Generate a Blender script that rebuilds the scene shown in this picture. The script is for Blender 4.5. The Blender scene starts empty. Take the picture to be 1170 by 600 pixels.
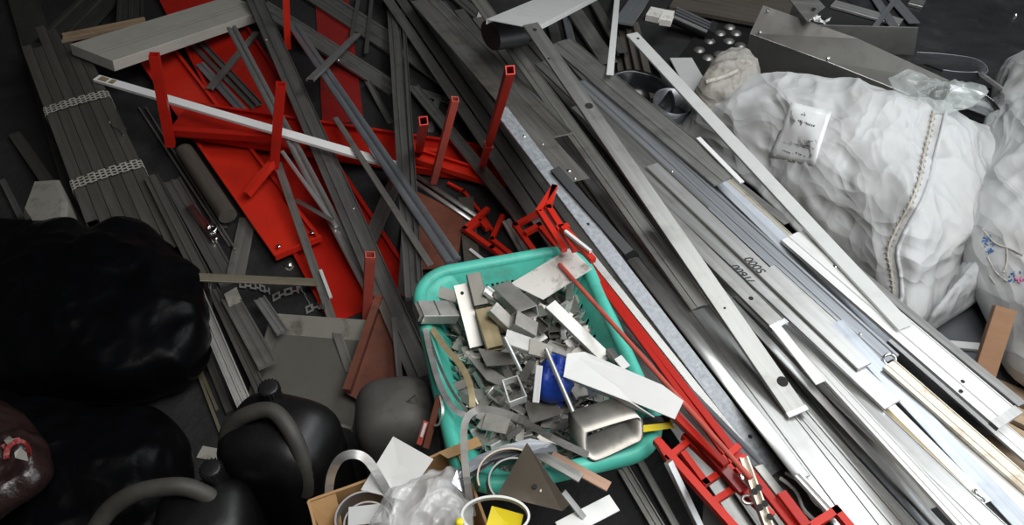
import bpy, bmesh, math, random
import numpy as np
from mathutils import Vector, Matrix, noise

# ------------------------------------------------------------------ camera
FP, W0, H0 = 900.0, 1170, 600
CH, PITCH = 1.7, math.radians(45)
CP, SP = math.cos(PITCH), math.sin(PITCH)
sc = bpy.context.scene
COL = sc.collection
cam_d = bpy.data.cameras.new('camera')
cam_d.sensor_width = 36.0
cam_d.lens = 36.0 * FP / W0
cam_d.clip_start = 0.02
cam = bpy.data.objects.new('camera', cam_d)
COL.objects.link(cam)
cam.location = (0, 0, CH)
cam.rotation_euler = (math.pi / 2 - PITCH, 0, 0)
sc.camera = cam
rnd = random.Random(7)


def P(px, py, z):
    """the world point at height z that the photograph shows at px, py"""
    u, v = (px - 585) / FP, (py - 300) / FP
    dz = -(SP + v * CP)
    s = (z - CH) / dz
    return Vector((u * s, (CP - v * SP) * s, z))


def proj(p):
    x, y, z = p[0], p[1], p[2] - CH
    f = y * CP - z * SP
    d = -(y * SP + z * CP)
    return (585 + FP * x / f, 300 + FP * d / f, f)


def upright(base, top, z0):
    """foot and head of a post whose foot is seen at base (height z0), head at top: the head is the point of that ray nearest the vertical"""
    B = P(base[0], base[1], z0)
    u, v = (top[0] - 585) / FP, (top[1] - 300) / FP
    D = Vector((u, CP - v * SP, -(SP + v * CP)))
    s = (B.x * D.x + B.y * D.y) / (D.x ** 2 + D.y ** 2)
    return B, Vector((D.x * s, D.y * s, CH + D.z * s))


# ------------------------------------------------------------------ what already lies in the heap (height of the top surface along each sight line)
CELL, MX, MY = 2.0, 120, 120
MW_, MH_ = int((W0 + 2 * MX) / CELL), int((H0 + 2 * MY) / CELL)
HM = np.zeros((MH_, MW_))


def hm(px, py, r=0):
    i = int((py + MY) / CELL)
    j = int((px + MX) / CELL)
    if i < 0 or j < 0 or i >= MH_ or j >= MW_:
        return 0.0
    if r:
        return float(HM[max(0, i - r):i + r + 1, max(0, j - r):j + r + 1].max())
    return float(HM[i, j])


def splat(vs, fs):
    pj = []
    for v in vs:
        f = v[1] * CP - (v[2] - CH) * SP
        if f < 0.05:
            pj.append(None)
            continue
        pj.append(((585 + FP * v[0] / f + MX) / CELL - .5, (300 - FP * (v[1] * SP + (v[2] - CH) * CP) / f + MY) / CELL - .5, 1 / f, v[2] / f))
    for f in fs:
        for k in range(1, len(f) - 1):
            a, b, c = pj[f[0]], pj[f[k]], pj[f[k + 1]]
            if a is None or b is None or c is None:
                continue
            x0, x1 = max(0, int(min(a[0], b[0], c[0]))), min(MW_ - 1, int(max(a[0], b[0], c[0])) + 1)
            y0, y1 = max(0, int(min(a[1], b[1], c[1]))), min(MH_ - 1, int(max(a[1], b[1], c[1])) + 1)
            if x1 < x0 or y1 < y0:
                continue
            den = (b[1] - c[1]) * (a[0] - c[0]) + (c[0] - b[0]) * (a[1] - c[1])
            if abs(den) < 1e-9:
                continue
            X, Y = np.meshgrid(np.arange(x0, x1 + 1), np.arange(y0, y1 + 1))
            l0 = ((b[1] - c[1]) * (X - c[0]) + (c[0] - b[0]) * (Y - c[1])) / den
            l1 = ((c[1] - a[1]) * (X - c[0]) + (a[0] - c[0]) * (Y - c[1])) / den
            l2 = 1 - l0 - l1
            e = -0.02
            m = (l0 >= e) & (l1 >= e) & (l2 >= e)
            if not m.any():
                continue
            w = l0 * a[2] + l1 * b[2] + l2 * c[2]
            z = (l0 * a[3] + l1 * b[3] + l2 * c[3]) / w
            sub = HM[y0:y1 + 1, x0:x1 + 1]
            np.maximum(sub, np.where(m, z, -9), out=sub)


# ------------------------------------------------------------------ mesh collecting
class MB:
    def __init__(self):
        self.v, self.f, self.sm = [], [], []

    def add(self, vs, fs, smooth=False):
        b = len(self.v)
        self.v += [Vector(p) for p in vs]
        self.f += [tuple(b + i for i in f) for f in fs]
        self.sm += [smooth] * len(fs)
        return self

    def box(self, c, sx, sy, sz, ax=None):
        ax = ax or (Vector((1, 0, 0)), Vector((0, 1, 0)), Vector((0, 0, 1)))
        c = Vector(c)
        vs = [c + ax[0] * (i * sx / 2) + ax[1] * (j * sy / 2) + ax[2] * (k * sz / 2) for k in (-1, 1) for j in (-1, 1) for i in (-1, 1)]
        return self.add(vs, [(0, 2, 3, 1), (4, 5, 7, 6), (0, 1, 5, 4), (2, 6, 7, 3), (0, 4, 6, 2), (1, 3, 7, 5)])

    def beam(self, a, b, w, h, hollow=False, up=None):
        """square section between two points; hollow leaves both ends open"""
        a, b = Vector(a), Vector(b)
        d = (b - a).normalized()
        up = Vector(up or ((0, 0, 1) if abs(d.z) < .8 else (.2, -1, 0)))
        n = d.cross(up).normalized()
        u = n.cross(d).normalized()
        q = [(-1, -1), (1, -1), (1, 1), (-1, 1)]
        if not hollow:
            vs = [p + n * (i * w / 2) + u * (j * h / 2) for p in (a, b) for i, j in q]
            return self.add(vs, [(3, 2, 1, 0), (4, 5, 6, 7)] + [(k, (k + 1) % 4, 4 + (k + 1) % 4, 4 + k) for k in range(4)])
        t = max(.0012, .12 * min(w, h))
        vs = [p + n * (i * (w / 2 - s)) + u * (j * (h / 2 - s)) for p in (a, b) for s in (0, t) for i, j in q]
        fs = []
        for k in range(4):
            m = (k + 1) % 4
            fs += [(k, m, 8 + m, 8 + k), (4 + m, 4 + k, 12 + k, 12 + m), (m, k, 4 + k, 4 + m), (8 + k, 8 + m, 12 + m, 12 + k)]
        return self.add(vs, fs)

    def tube(self, pts, r, n=10, caps=True, rr=None, closed=False):
        pts = [Vector(p) for p in pts]
        m = len(pts)
        prev = None
        rings = []
        for i, p in enumerate(pts):
            if closed:
                d = pts[(i + 1) % m] - pts[i - 1]
            else:
                d = pts[min(i + 1, m - 1)] - pts[max(i - 1, 0)]
            d.normalize()
            if prev is None:
                a = Vector((0, 0, 1)) if abs(d.z) < .9 else Vector((1, 0, 0))
                prev = d.cross(a).normalized()
            prev = (prev - d * prev.dot(d)).normalized()
            q = d.cross(prev)
            R = rr[i] if rr else r
            rings.append([p + prev * (R * math.cos(2 * math.pi * k / n)) + q * (R * math.sin(2 * math.pi * k / n)) for k in range(n)])
        vs = [v for r_ in rings for v in r_]
        fs = []
        for i in range(m if closed else m - 1):
            j = (i + 1) % m
            for k in range(n):
                fs.append((i * n + k, i * n + (k + 1) % n, j * n + (k + 1) % n, j * n + k))
        self.add(vs, fs, True)
        if caps and not closed:
            self.add(rings[0], [tuple(range(n - 1, -1, -1))])
            self.add(rings[-1], [tuple(range(n))])
        return self

    def strip(self, pts, side, w, t, closed=False):
        """a band of width w (along side) and thickness t following pts"""
        pts = [Vector(p) for p in pts]
        m = len(pts)
        vs = []
        for i, p in enumerate(pts):
            if closed:
                d = pts[(i + 1) % m] - pts[i - 1]
            else:
                d = pts[min(i + 1, m - 1)] - pts[max(i - 1, 0)]
            s = d.cross(p - Vector((0, 0, CH))) if side == 'face' else Vector(side[i] if isinstance(side, list) else side)
            s = (s - d * (s.dot(d) / max(d.dot(d), 1e-12))).normalized()
            u = d.cross(s).normalized()
            vs += [p - s * w / 2 - u * t / 2, p + s * w / 2 - u * t / 2, p + s * w / 2 + u * t / 2, p - s * w / 2 + u * t / 2]
        fs = []
        for i in range(m if closed else m - 1):
            j = (i + 1) % m
            for k in range(4):
                fs.append((i * 4 + k, i * 4 + (k + 1) % 4, j * 4 + (k + 1) % 4, j * 4 + k))
        if not closed:
            fs += [(3, 2, 1, 0), tuple(4 * (m - 1) + k for k in range(4))]
        return self.add(vs, fs)

    def slab(self, corners, th):
        """flat polygon (world corners) with thickness th below it"""
        c = [Vector(p) for p in corners]
        n = Vector((0, 0, 0))
        for i in range(len(c)):
            a, b = c[i] - c[0], c[(i + 1) % len(c)] - c[0]
            n += a.cross(b)
        n.normalize()
        if n.z < 0:
            n = -n
        k = len(c)
        vs = c + [p - n * th for p in c]
        return self.add(vs, [tuple(range(k)), tuple(range(2 * k - 1, k - 1, -1))] + [(i, k + i, k + (i + 1) % k, (i + 1) % k) for i in range(k)])

    def disc(self, c, n, r, t, seg=16, r2=None):
        c, n = Vector(c), Vector(n).normalized()
        a = n.cross(Vector((0, 1, .3))).normalized()
        b = n.cross(a)
        r2 = r2 or r
        vs = [c + a * (R * math.cos(2 * math.pi * k / seg)) + b * (R * math.sin(2 * math.pi * k / seg)) + n * h for h, R in ((0, r), (t, r2)) for k in range(seg)]
        return self.add(vs, [tuple(range(seg - 1, -1, -1)), tuple(range(seg, 2 * seg))] + [(k, (k + 1) % seg, seg + (k + 1) % seg, seg + k) for k in range(seg)])

    def lathe(self, prof, c, ax, seg=32, closed_ends=True):
        c, ax = Vector(c), Vector(ax).normalized()
        a = ax.cross(Vector((0, 1, .3))).normalized()
        b = ax.cross(a)
        vs = [c + ax * h + a * (r * math.cos(2 * math.pi * k / seg)) + b * (r * math.sin(2 * math.pi * k / seg)) for r, h in prof for k in range(seg)]
        fs = [(i * seg + k, i * seg + (k + 1) % seg, (i + 1) * seg + (k + 1) % seg, (i + 1) * seg + k) for i in range(len(prof) - 1) for k in range(seg)]
        self.add(vs, fs, True)
        if closed_ends:
            self.add(vs[:seg], [tuple(range(seg - 1, -1, -1))])
            self.add(vs[-seg:], [tuple(range(seg))])
        return self


FRAME = {}          # object name -> world matrix
ALL_SPLAT = True


def tag(o, label=None, cat=None, group=None, kind=None):
    if label: o['label'] = label
    if cat: o['category'] = cat
    if group: o['group'] = group
    if kind: o['kind'] = kind
    return o


def build(name, mb, mat, parent=None, M=None, do_splat=True, fix=True):
    """mb (world coordinates) linked as ONE mesh object, its origin at M, or low in its middle"""
    me = bpy.data.meshes.new(name)
    if parent is not None:
        PM = FRAME[parent.name]
        M = M or PM
    elif M is None:
        xs = [v.x for v in mb.v]; ys = [v.y for v in mb.v]; zs = [v.z for v in mb.v]
        M = Matrix.Translation(((min(xs) + max(xs)) / 2, (min(ys) + max(ys)) / 2, min(zs)))
    inv = M.inverted()
    me.from_pydata([tuple(inv @ v) for v in mb.v], [], mb.f)
    me.polygons.foreach_set('use_smooth', mb.sm)
    if fix:
        bm = bmesh.new(); bm.from_mesh(me)
        bmesh.ops.recalc_face_normals(bm, faces=bm.faces)
        bm.to_mesh(me); bm.free()
    me.update()
    o = bpy.data.objects.new(name, me)
    me.materials.append(mat)
    COL.objects.link(o)
    if parent is not None:
        o.parent = parent
        o.matrix_local = PM.inverted() @ M
    else:
        o.matrix_world = M
    FRAME[o.name] = M.copy()
    if do_splat and ALL_SPLAT:
        splat(mb.v, mb.f)
    return o


def empty(name, loc, label, cat, group=None):
    o = bpy.data.objects.new(name, None)
    o.empty_display_size = .05
    COL.objects.link(o)
    M = Matrix.Translation(Vector(loc))
    o.matrix_world = M
    FRAME[o.name] = M
    return tag(o, label, cat, group)


# ------------------------------------------------------------------ bars: extruded sections that come to rest on what lies below
def section(kind, W, h):
    t = min(.0025, .22 * W, .3 * h)
    a = W / 2
    c = min(.0012, .1 * W, .2 * h)
    if kind == 'flat' or kind == 'tube':
        o = [(-a + c, 0), (a - c, 0), (a, -c), (a, -h + c), (a - c, -h), (-a + c, -h), (-a, -h + c), (-a, -c)]
        if kind == 'flat':
            return [o]
        t = max(t, .0016)
        t = min(t, .3 * h)
        return [o, [(-a + t + c, -t), (a - t - c, -t), (a - t, -t - c), (a - t, -h + t + c), (a - t - c, -h + t), (-a + t + c, -h + t), (-a + t, -h + t + c), (-a + t, -t - c)]]
    if kind == 'down':
        return [[(-a, -c), (-a + c, 0), (a - c, 0), (a, -c), (a, -h), (a - t, -h), (a - t, -t), (-a + t, -t), (-a + t, -h), (-a, -h)]]
    if kind == 'up':
        return [[(-a, 0), (-a + t, 0), (-a + t, -h + t), (a - t, -h + t), (a - t, 0), (a, 0), (a, -h), (-a, -h)]]
    if kind == 'tray':
        l = min(.012, W * .16)
        return [[(-a, 0), (-a + l, 0), (-a + l, -t), (-a + t, -t), (-a + t, -h + t), (a - t, -h + t), (a - t, -t), (a - l, -t), (a - l, 0), (a, 0), (a, -h), (-a, -h)]]
    if kind == 'angle':
        return [[(-a, -c), (-a + c, 0), (a, 0), (a, -t), (-a + t, -t), (-a + t, -h), (-a, -h)]]
    if kind == 'angle2':
        return [[(a, -c), (a - c, 0), (-a, 0), (-a, -t), (a - t, -t), (a - t, -h), (a, -h)]]
    if kind == 'rib':
        d = h * .35
        return [[(-a, 0), (-a * .8, 0), (-a * .72, -d), (-a * .2, -d), (-a * .12, -d * .2), (a * .12, -d * .2), (a * .2, -d), (a * .72, -d), (a * .8, 0), (a, 0), (a, -h), (-a, -h)]]
    if kind == 'dbl':
        d = h * .75
        return [[(-a, -.2 * h), (-a * .8, 0), (-a * .4, 0), (-a * .2, -.2 * h), (-a * .2, -d), (a * .2, -d), (a * .2, -.2 * h), (a * .4, 0), (a * .8, 0), (a, -.2 * h), (a, -h), (-a, -h)]]
    if kind == 'step':
        return [[(-a, 0), (-a + t, 0), (-a + t, -.3 * h), (-a * .35, -.3 * h), (-a * .3, 0), (a * .55, 0), (a * .6, -.45 * h), (a - t, -.45 * h), (a - t, -.1 * h), (a, -.1 * h), (a, -h), (-a, -h)]]
    if kind == 'step2':
        return [[(a - x if 0 else -x, y) for x, y in p] for p in [section('step', W, h)[0][::-1]]]
    if kind == 'fin':
        return [[(-a, -.5 * h), (-a * .1, -.5 * h), (-a * .1, 0), (a * .06, 0), (a * .06, -.5 * h), (a * .8, -.5 * h), (a * .8, -.2 * h), (a, -.2 * h), (a, -h), (-a, -h)]]
    if kind == 'round' or kind == 'pipe':
        n = 18
        o = [(a * math.sin(2 * math.pi * k / n), -h / 2 + h / 2 * math.cos(2 * math.pi * k / n)) for k in range(n)]
        if kind == 'round':
            return [o]
        q = .8
        return [o, [(x * q, -h / 2 + (y + h / 2) * q) for x, y in o]]
    if kind == 'dome':
        n = 10
        o = [(-a * math.cos(math.pi * k / n), -h * .5 + h * .5 * math.sin(math.pi * k / n)) for k in range(n + 1)]
        return [o + [(a, -h), (-a, -h)]]
    raise ValueError(kind)


SMOOTH_KINDS = ('round', 'pipe', 'dome')


class Bar:
    pass


def support(a, b, w_px, h, sh=.5, clr=.0014, W=None, zmin=0.0):
    """heights (za, zb) of the top line of a bar of thickness h seen from a to b, resting on what HM holds; also its width in metres"""
    L = math.hypot(b[0] - a[0], b[1] - a[1])
    N = max(6, int(L / 2))
    zm = hm((a[0] + b[0]) / 2, (a[1] + b[1]) / 2) + h
    za = zb = zm
    Wm = W or .02
    for it in range(4):
        A, B = P(a[0], a[1], za), P(b[0], b[1], zb)
        d = (B - A).normalized()
        n = d.cross(Vector((0, 0, 1))).normalized()
        u = n.cross(d)
        if W is None:
            c = (A + B) / 2
            ex, ey = (b[0] - a[0]) / L, (b[1] - a[1]) / L
            q0 = proj(c)

            def perp(p):
                q = proj(p)
                return abs(-(q[0] - q0[0]) * ey + (q[1] - q0[1]) * ex)
            kA = perp(c + n * .01) / .01
            kB = perp(c - u * .01) / .01
            Wm = max((w_px - h * kB * .35) / kA, w_px * .55 / kA, .003)
        pts = []
        for i in range(N + 1):
            t = i / N
            c = A.lerp(B, t)
            need = zmin
            for s in (-sh, -sh / 2, 0, sh / 2, sh):
                for k in (0, 1):
                    q = proj(c + n * (s * Wm) - u * (h * k))
                    need = max(need, hm(q[0], q[1]))
            pts.append((t, need + h / max(u.z, .5) + clr))
        # upper hull, the edge that spans the middle
        hull = []
        for p in pts:
            while len(hull) >= 2 and (hull[-1][1] - hull[-2][1]) * (p[0] - hull[-2][0]) <= (p[1] - hull[-2][1]) * (hull[-1][0] - hull[-2][0]):
                hull.pop()
            hull.append(p)
        for k in range(len(hull) - 1):
            if hull[k][0] <= .5 <= hull[k + 1][0]:
                (t0, c0), (t1, c1) = hull[k], hull[k + 1]
                g = (c1 - c0) / (t1 - t0)
                lim = .55 * (P(a[0], a[1], zm) - P(b[0], b[1], zm)).length
                if abs(g) > lim:
                    g = math.copysign(lim, g)
                z0 = max(c - g * t for t, c in pts)
                za, zb = z0, z0 + g
                break
    return za, zb, Wm


def bar(name, label, cat, a, b, w, h, mat, prof='tube', group=None, z=None, W=None, lift=0., ends=True, do_splat=True, sh=.5, roll=0.):
    """w in photograph pixels across, h in millimetres; z = explicit heights of the two ends' top line"""
    h = h / 1000.
    za, zb, Wm = support(a, b, w, h, W=W, sh=sh)
    if z:
        za, zb = z
    za += lift; zb += lift
    A, B = P(a[0], a[1], za), P(b[0], b[1], zb)
    d = (B - A).normalized()
    n = -d.cross(Vector((0, 0, 1))).normalized()
    u = d.cross(n).normalized()
    if u.z < 0:
        n, u = -n, -u
    if roll:
        up = Vector((0, 0, abs(math.sin(roll)) * Wm * .4))
        A = A + up; B = B + up
        n, u = n * math.cos(roll) + u * math.sin(roll), u * math.cos(roll) - n * math.sin(roll)
    mid = (A + B) / 2
    M = Matrix(((d.x, n.x, u.x, mid.x), (d.y, n.y, u.y, mid.y), (d.z, n.z, u.z, mid.z), (0, 0, 0, 1)))
    loops = section(prof, Wm, h)
    mb = MB()
    sm = prof in SMOOTH_KINDS
    L = (B - A).length
    rings = []
    for lp in loops:
        k = len(lp)
        vs = [A + n * x + u * y for x, y in lp] + [B + n * x + u * y for x, y in lp]
        rings.append((len(mb.v), k))
        mb.add(vs, [(i, (i + 1) % k, k + (i + 1) % k, k + i) for i in range(k)], sm)
    if len(loops) == 1:
        k = len(loops[0]); mb.add(mb.v[:k], [tuple(range(k))]); mb.add(mb.v[k:2 * k], [tuple(range(k - 1, -1, -1))])
    else:
        (b0, k), (b1, _) = rings
        f = []
        for i in range(k):
            j = (i + 1) % k
            f += [(b0 + i, b0 + j, b1 + j, b1 + i), (b0 + k + i, b0 + k + j, b1 + k + j, b1 + k + i)]
        mb.f += f; mb.sm += [False] * len(f)
    o = build(name, mb, mat, M=M, do_splat=do_splat)
    tag(o, label, cat, group)
    r = Bar()
    r.o, r.A, r.B, r.d, r.n, r.u, r.W, r.h, r.a, r.b, r.za, r.zb = o, A, B, d, n, u, Wm, h, a, b, za, zb
    return r


def on(bar_, px, py, up=0.):
    """point of a bar's top plane seen at px, py"""
    u, v = (px - 585) / FP, (py - 300) / FP
    D = Vector((u, CP - v * SP, -(SP + v * CP)))
    O = Vector((0, 0, CH))
    s = (bar_.A - O).dot(bar_.u) / D.dot(bar_.u)
    p = O + D * s
    # keep it on the bar
    q = p - bar_.A
    y = max(-bar_.W * .4, min(bar_.W * .4, q.dot(bar_.n)))
    x = max(.002, min((bar_.B - bar_.A).length - .002, q.dot(bar_.d)))
    return bar_.A + bar_.d * x + bar_.n * y + bar_.u * up


def screw(bar_, px, py, r=.004, mat=None, name='screw'):
    mb = MB().lathe([(r, 0), (r, .0012), (r * .6, .003), (r * .15, .0033)], on(bar_, px, py, -.0003), bar_.u, 12)
    return build(name, mb, mat or M_['bright'], bar_.o)


def hole(bar_, px, py, r=.004, rim=True):
    mb = MB().disc(on(bar_, px, py, .0002), bar_.u, r, .0004, 14)
    return build('hole', mb, M_['hole'], bar_.o)


def endcap(bar_, end='b', l=.012, over=.0015, mat=None, name='end_cap'):
    e, s = (bar_.B, 1) if end == 'b' else (bar_.A, -1)
    c = e + bar_.d * (s * (l / 2 - .004)) - bar_.u * (bar_.h / 2)
    mb = MB().box(c, l, bar_.W + 2 * over, bar_.h + 2 * over, (bar_.d, bar_.n, bar_.u))
    return build(name, mb, mat or M_['bright'], bar_.o)


def plate(name, label, cat, corners, mat, th=2., zs=None, group=None, lift=0., do_splat=True):
    """flat sheet: photograph corners, resting level on the highest thing under it, or at explicit corner heights zs"""
    th /= 1000.
    if zs is None:
        zz = 0
        for k in range(3):
            top = 0.
            n = len(corners)
            cx, cy = sum(c[0] for c in corners) / n, sum(c[1] for c in corners) / n
            for i in range(n):
                for t in (0, .25, .5, .75):
                    ex = corners[i][0] * (1 - t) + corners[(i + 1) % n][0] * t
                    ey = corners[i][1] * (1 - t) + corners[(i + 1) % n][1] * t
                    for s in (.05, .35, .65, .93):
                        top = max(top, hm(cx + (ex - cx) * s, cy + (ey - cy) * s))
        zs = [top + th + .0006] * len(corners)
    pts = [P(c[0], c[1], z + lift) for c, z in zip(corners, zs)]
    mb = MB().slab(pts, th)
    o = build(name, mb, mat, do_splat=do_splat)
    return tag(o, label, cat, group)


def smooth_pts(pts, k=6, closed=False):
    """Catmull-Rom through pts (tuples of any length)"""
    out = []
    n = len(pts)
    rng = range(n) if closed else range(n - 1)
    for i in rng:
        p0 = pts[(i - 1) % n] if closed else pts[max(i - 1, 0)]
        p1 = pts[i]
        p2 = pts[(i + 1) % n]
        p3 = pts[(i + 2) % n] if closed else pts[min(i + 2, n - 1)]
        for j in range(k):
            t = j / k
            out.append(tuple(.5 * (2 * b + (c - a) * t + (2 * a - 5 * b + 4 * c - d) * t * t + (3 * b - a - 3 * c + d) * t ** 3) for a, b, c, d in zip(p0, p1, p2, p3)))
    if not closed:
        out.append(tuple(pts[-1]))
    return out
# ------------------------------------------------------------------ materials
M_ = {}


def lin(c):
    return tuple((x / 12.92 if x <= .04045 else ((x + .055) / 1.055) ** 2.4) for x in c)


def mat(key, col, rough=.5, metal=0., var=.25, scale=(6, 6, 6), detail=4, dirt=None, dirt_amt=.4, dirt_scale=9., bump=0., bump_scale=60., coat=0., spec=.5, alpha=None, rand=0., trans=0., bump_stretch=None):
    m = bpy.data.materials.new(key)
    m.use_nodes = True
    nt = m.node_tree
    N, L = nt.nodes, nt.links
    bs = N['Principled BSDF']
    tc = N.new('ShaderNodeTexCoord')
    mp = N.new('ShaderNodeMapping'); mp.inputs['Scale'].default_value = scale
    L.new(tc.outputs['Object'], mp.inputs['Vector'])
    no = N.new('ShaderNodeTexNoise'); no.inputs['Scale'].default_value = 1.; no.inputs['Detail'].default_value = detail
    no.inputs['Roughness'].default_value = .65
    L.new(mp.outputs['Vector'], no.inputs['Vector'])
    mr = N.new('ShaderNodeMapRange')
    mr.inputs['From Min'].default_value = .25; mr.inputs['From Max'].default_value = .75
    mr.inputs['To Min'].default_value = 1 - var; mr.inputs['To Max'].default_value = 1 + var
    L.new(no.outputs['Fac'], mr.inputs['Value'])
    val = mr.outputs['Result']
    if rand:
        oi = N.new('ShaderNodeObjectInfo')
        r2 = N.new('ShaderNodeMapRange'); r2.inputs['To Min'].default_value = 1 - rand; r2.inputs['To Max'].default_value = 1 + rand
        L.new(oi.outputs['Random'], r2.inputs['Value'])
        mu = N.new('ShaderNodeMath'); mu.operation = 'MULTIPLY'
        L.new(val, mu.inputs[0]); L.new(r2.outputs['Result'], mu.inputs[1])
        val = mu.outputs[0]
    vm = N.new('ShaderNodeVectorMath'); vm.operation = 'SCALE'
    vm.inputs[0].default_value = col
    L.new(val, vm.inputs['Scale'])
    out = vm.outputs['Vector']
    if dirt:
        n2 = N.new('ShaderNodeTexNoise'); n2.inputs['Scale'].default_value = dirt_scale; n2.inputs['Detail'].default_value = 6; n2.inputs['Roughness'].default_value = .7
        L.new(tc.outputs['Object'], n2.inputs['Vector'])
        m2 = N.new('ShaderNodeMapRange'); m2.inputs['From Min'].default_value = .52; m2.inputs['From Max'].default_value = .68
        m2.inputs['To Max'].default_value = dirt_amt
        L.new(n2.outputs['Fac'], m2.inputs['Value'])
        mx = N.new('ShaderNodeMix'); mx.data_type = 'RGBA'
        mx.inputs['B'].default_value = (*dirt, 1)
        L.new(m2.outputs['Result'], mx.inputs['Factor']); L.new(out, mx.inputs['A'])
        out = mx.outputs['Result']
    L.new(out, bs.inputs['Base Color'])
    bs.inputs['Metallic'].default_value = metal
    bs.inputs['Roughness'].default_value = rough
    bs.inputs['Specular IOR Level'].default_value = spec
    if metal > .3:
        m3 = N.new('ShaderNodeMapRange'); m3.inputs['To Min'].default_value = max(.05, rough - .12); m3.inputs['To Max'].default_value = rough + .12
        L.new(no.outputs['Fac'], m3.inputs['Value']); L.new(m3.outputs['Result'], bs.inputs['Roughness'])
    if coat:
        bs.inputs['Coat Weight'].default_value = coat; bs.inputs['Coat Roughness'].default_value = .15
    if trans:
        bs.inputs['Transmission Weight'].default_value = trans
    if alpha is not None:
        bs.inputs['Alpha'].default_value = alpha
    if bump:
        bn = N.new('ShaderNodeTexNoise'); bn.inputs['Scale'].default_value = bump_scale; bn.inputs['Detail'].default_value = 5
        if bump_stretch:
            m4 = N.new('ShaderNodeMapping'); m4.inputs['Scale'].default_value = bump_stretch
            L.new(tc.outputs['Object'], m4.inputs['Vector']); L.new(m4.outputs['Vector'], bn.inputs['Vector'])
        else:
            L.new(tc.outputs['Object'], bn.inputs['Vector'])
        bp = N.new('ShaderNodeBump'); bp.inputs['Strength'].default_value = bump; bp.inputs['Distance'].default_value = .01
        L.new(bn.outputs['Fac'], bp.inputs['Height']); L.new(bp.outputs['Normal'], bs.inputs['Normal'])
    M_[key] = m
    return m


ST = (2.5, 70, 70)      # streaks along a bar
mat('alu', (0.5, 0.5, 0.49), 0.38, 0.85, .22, ST, dirt=(.2, .19, .17), dirt_amt=.3, rand=.12)
mat('alu_dull', (0.32, 0.315, 0.30), 0.42, 0.8, .25, ST, dirt=(.12, .11, .1), dirt_amt=.4, rand=.12)
mat('alu_dark', (0.19, 0.187, 0.178), 0.45, 0.7, .28, ST, dirt=(.2, .19, .17), dirt_amt=.3, rand=.15)
mat('alu_brown', (0.31, 0.30, 0.28), 0.45, 0.7, .28, ST, dirt=(.12, .09, .07), dirt_amt=.5, rand=.1)
mat('alu_light', (0.74, 0.74, 0.73), 0.36, 0.8, .15, ST, dirt=(.35, .33, .3), dirt_amt=.25)
mat('alu_white', (.84, .845, .84), .35, .2, .08, ST, dirt=(.5, .47, .42), dirt_amt=.2)
mat('alu_cream', (.76, .72, .62), .4, .2, .12, ST, dirt=(.3, .17, .06), dirt_amt=.6, dirt_scale=11)
mat('alu_blue', (0.5, 0.53, 0.58), 0.36, 0.85, .18, ST, dirt=(.2, .21, .23), dirt_amt=.3)
mat('alu_dkblue', (0.33, 0.345, 0.37), 0.4, 0.7, .22, ST, dirt=(.25, .26, .28), dirt_amt=.25)
mat('galv', (.27, .285, .305), .5, .5, .35, (90, 90, 90), 2, dirt=(.46, .48, .51), dirt_amt=.4, dirt_scale=60)
mat('bright', (.85, .85, .84), .22, 1., .1, ST)
mat('chrome', (.7, .71, .72), .16, 1., .05, (6, 6, 6))
mat('dull_plate', (.5, .49, .465), .42, .85, .12, (5, 5, 5), dirt=(.2, .19, .17), dirt_amt=.25, dirt_scale=14)
mat('dark_plate', (.055, .056, .06), .38, .5, .35, (4, 9, 4), dirt=(.16, .16, .165), dirt_amt=.35, dirt_scale=7)
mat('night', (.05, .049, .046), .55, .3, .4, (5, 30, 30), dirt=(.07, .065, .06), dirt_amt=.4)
mat('olive', (.12, .113, .10), .5, .45, .3, ST, dirt=(.11, .1, .085), dirt_amt=.4, rand=.2)
mat('putty', (.46, .445, .40), .5, .15, .08, ST, dirt=(.25, .23, .2), dirt_amt=.3)
mat('white', (.76, .765, .76), .45, 0, .04, (8, 8, 8), dirt=(.6, .57, .52), dirt_amt=.2)
mat('white_clean', (.90, .90, .89), .4, 0, .03, (8, 8, 8))
mat('alu_mid', (.56, .56, .55), .38, .7, .15, ST, dirt=(.3, .29, .27), dirt_amt=.25)
mat('white_dirty', (.75, .73, .69), .5, 0, .06, (8, 8, 8), dirt=(.22, .19, .15), dirt_amt=.75, dirt_scale=22)
mat('offwhite', (.62, .63, .62), .45, .1, .06, (8, 8, 8), dirt=(.4, .38, .35), dirt_amt=.3)
mat('red', (.43, .014, .007), .42, 0, .12, (8, 8, 8), dirt=(.2, .01, .007), dirt_amt=.5, dirt_scale=8, spec=.3)
mat('red_bright', (.58, .024, .011), .42, 0, .1, (8, 8, 8), dirt=(.42, .03, .02), dirt_amt=.4, dirt_scale=12, spec=.3)
mat('red_faded', (.50, .09, .065), .5, 0, .2, (12, 12, 12), dirt=(.22, .09, .07), dirt_amt=.6, dirt_scale=14)
mat('red_dark', (.25, .012, .010), .4, 0, .2, (8, 8, 8), dirt=(.09, .02, .015), dirt_amt=.5, coat=.3)
mat('rust', (.17, .055, .032), .6, .1, .3, (14, 14, 14), dirt=(.08, .04, .03), dirt_amt=.7, dirt_scale=16, bump=.1)
mat('copper', (.32, .2, .14), .4, .7, .2, ST)
mat('tan', (.42, .34, .20), .45, .3, .15, ST, dirt=(.25, .18, .1), dirt_amt=.5)
mat('teal', (.085, .53, .42), .45, 0, .12, (9, 9, 9), dirt=(.10, .26, .2), dirt_amt=.55, dirt_scale=13, bump=.05)
mat('blue', (.01, .045, .33), .5, 0, .3, (25, 25, 25), bump=.3, bump_scale=40)
mat('yellow', (.90, .72, .01), .4, 0, .05)
mat('hole', (.01, .01, .01), .8, 0, .1)
mat('ink', (.025, .027, .03), .6, 0, .1)
mat('print_grey', (.16, .16, .17), .6, 0, .1)
mat('print_blue', (.05, .18, .45), .55, 0, .3, (60, 60, 60))
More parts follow.
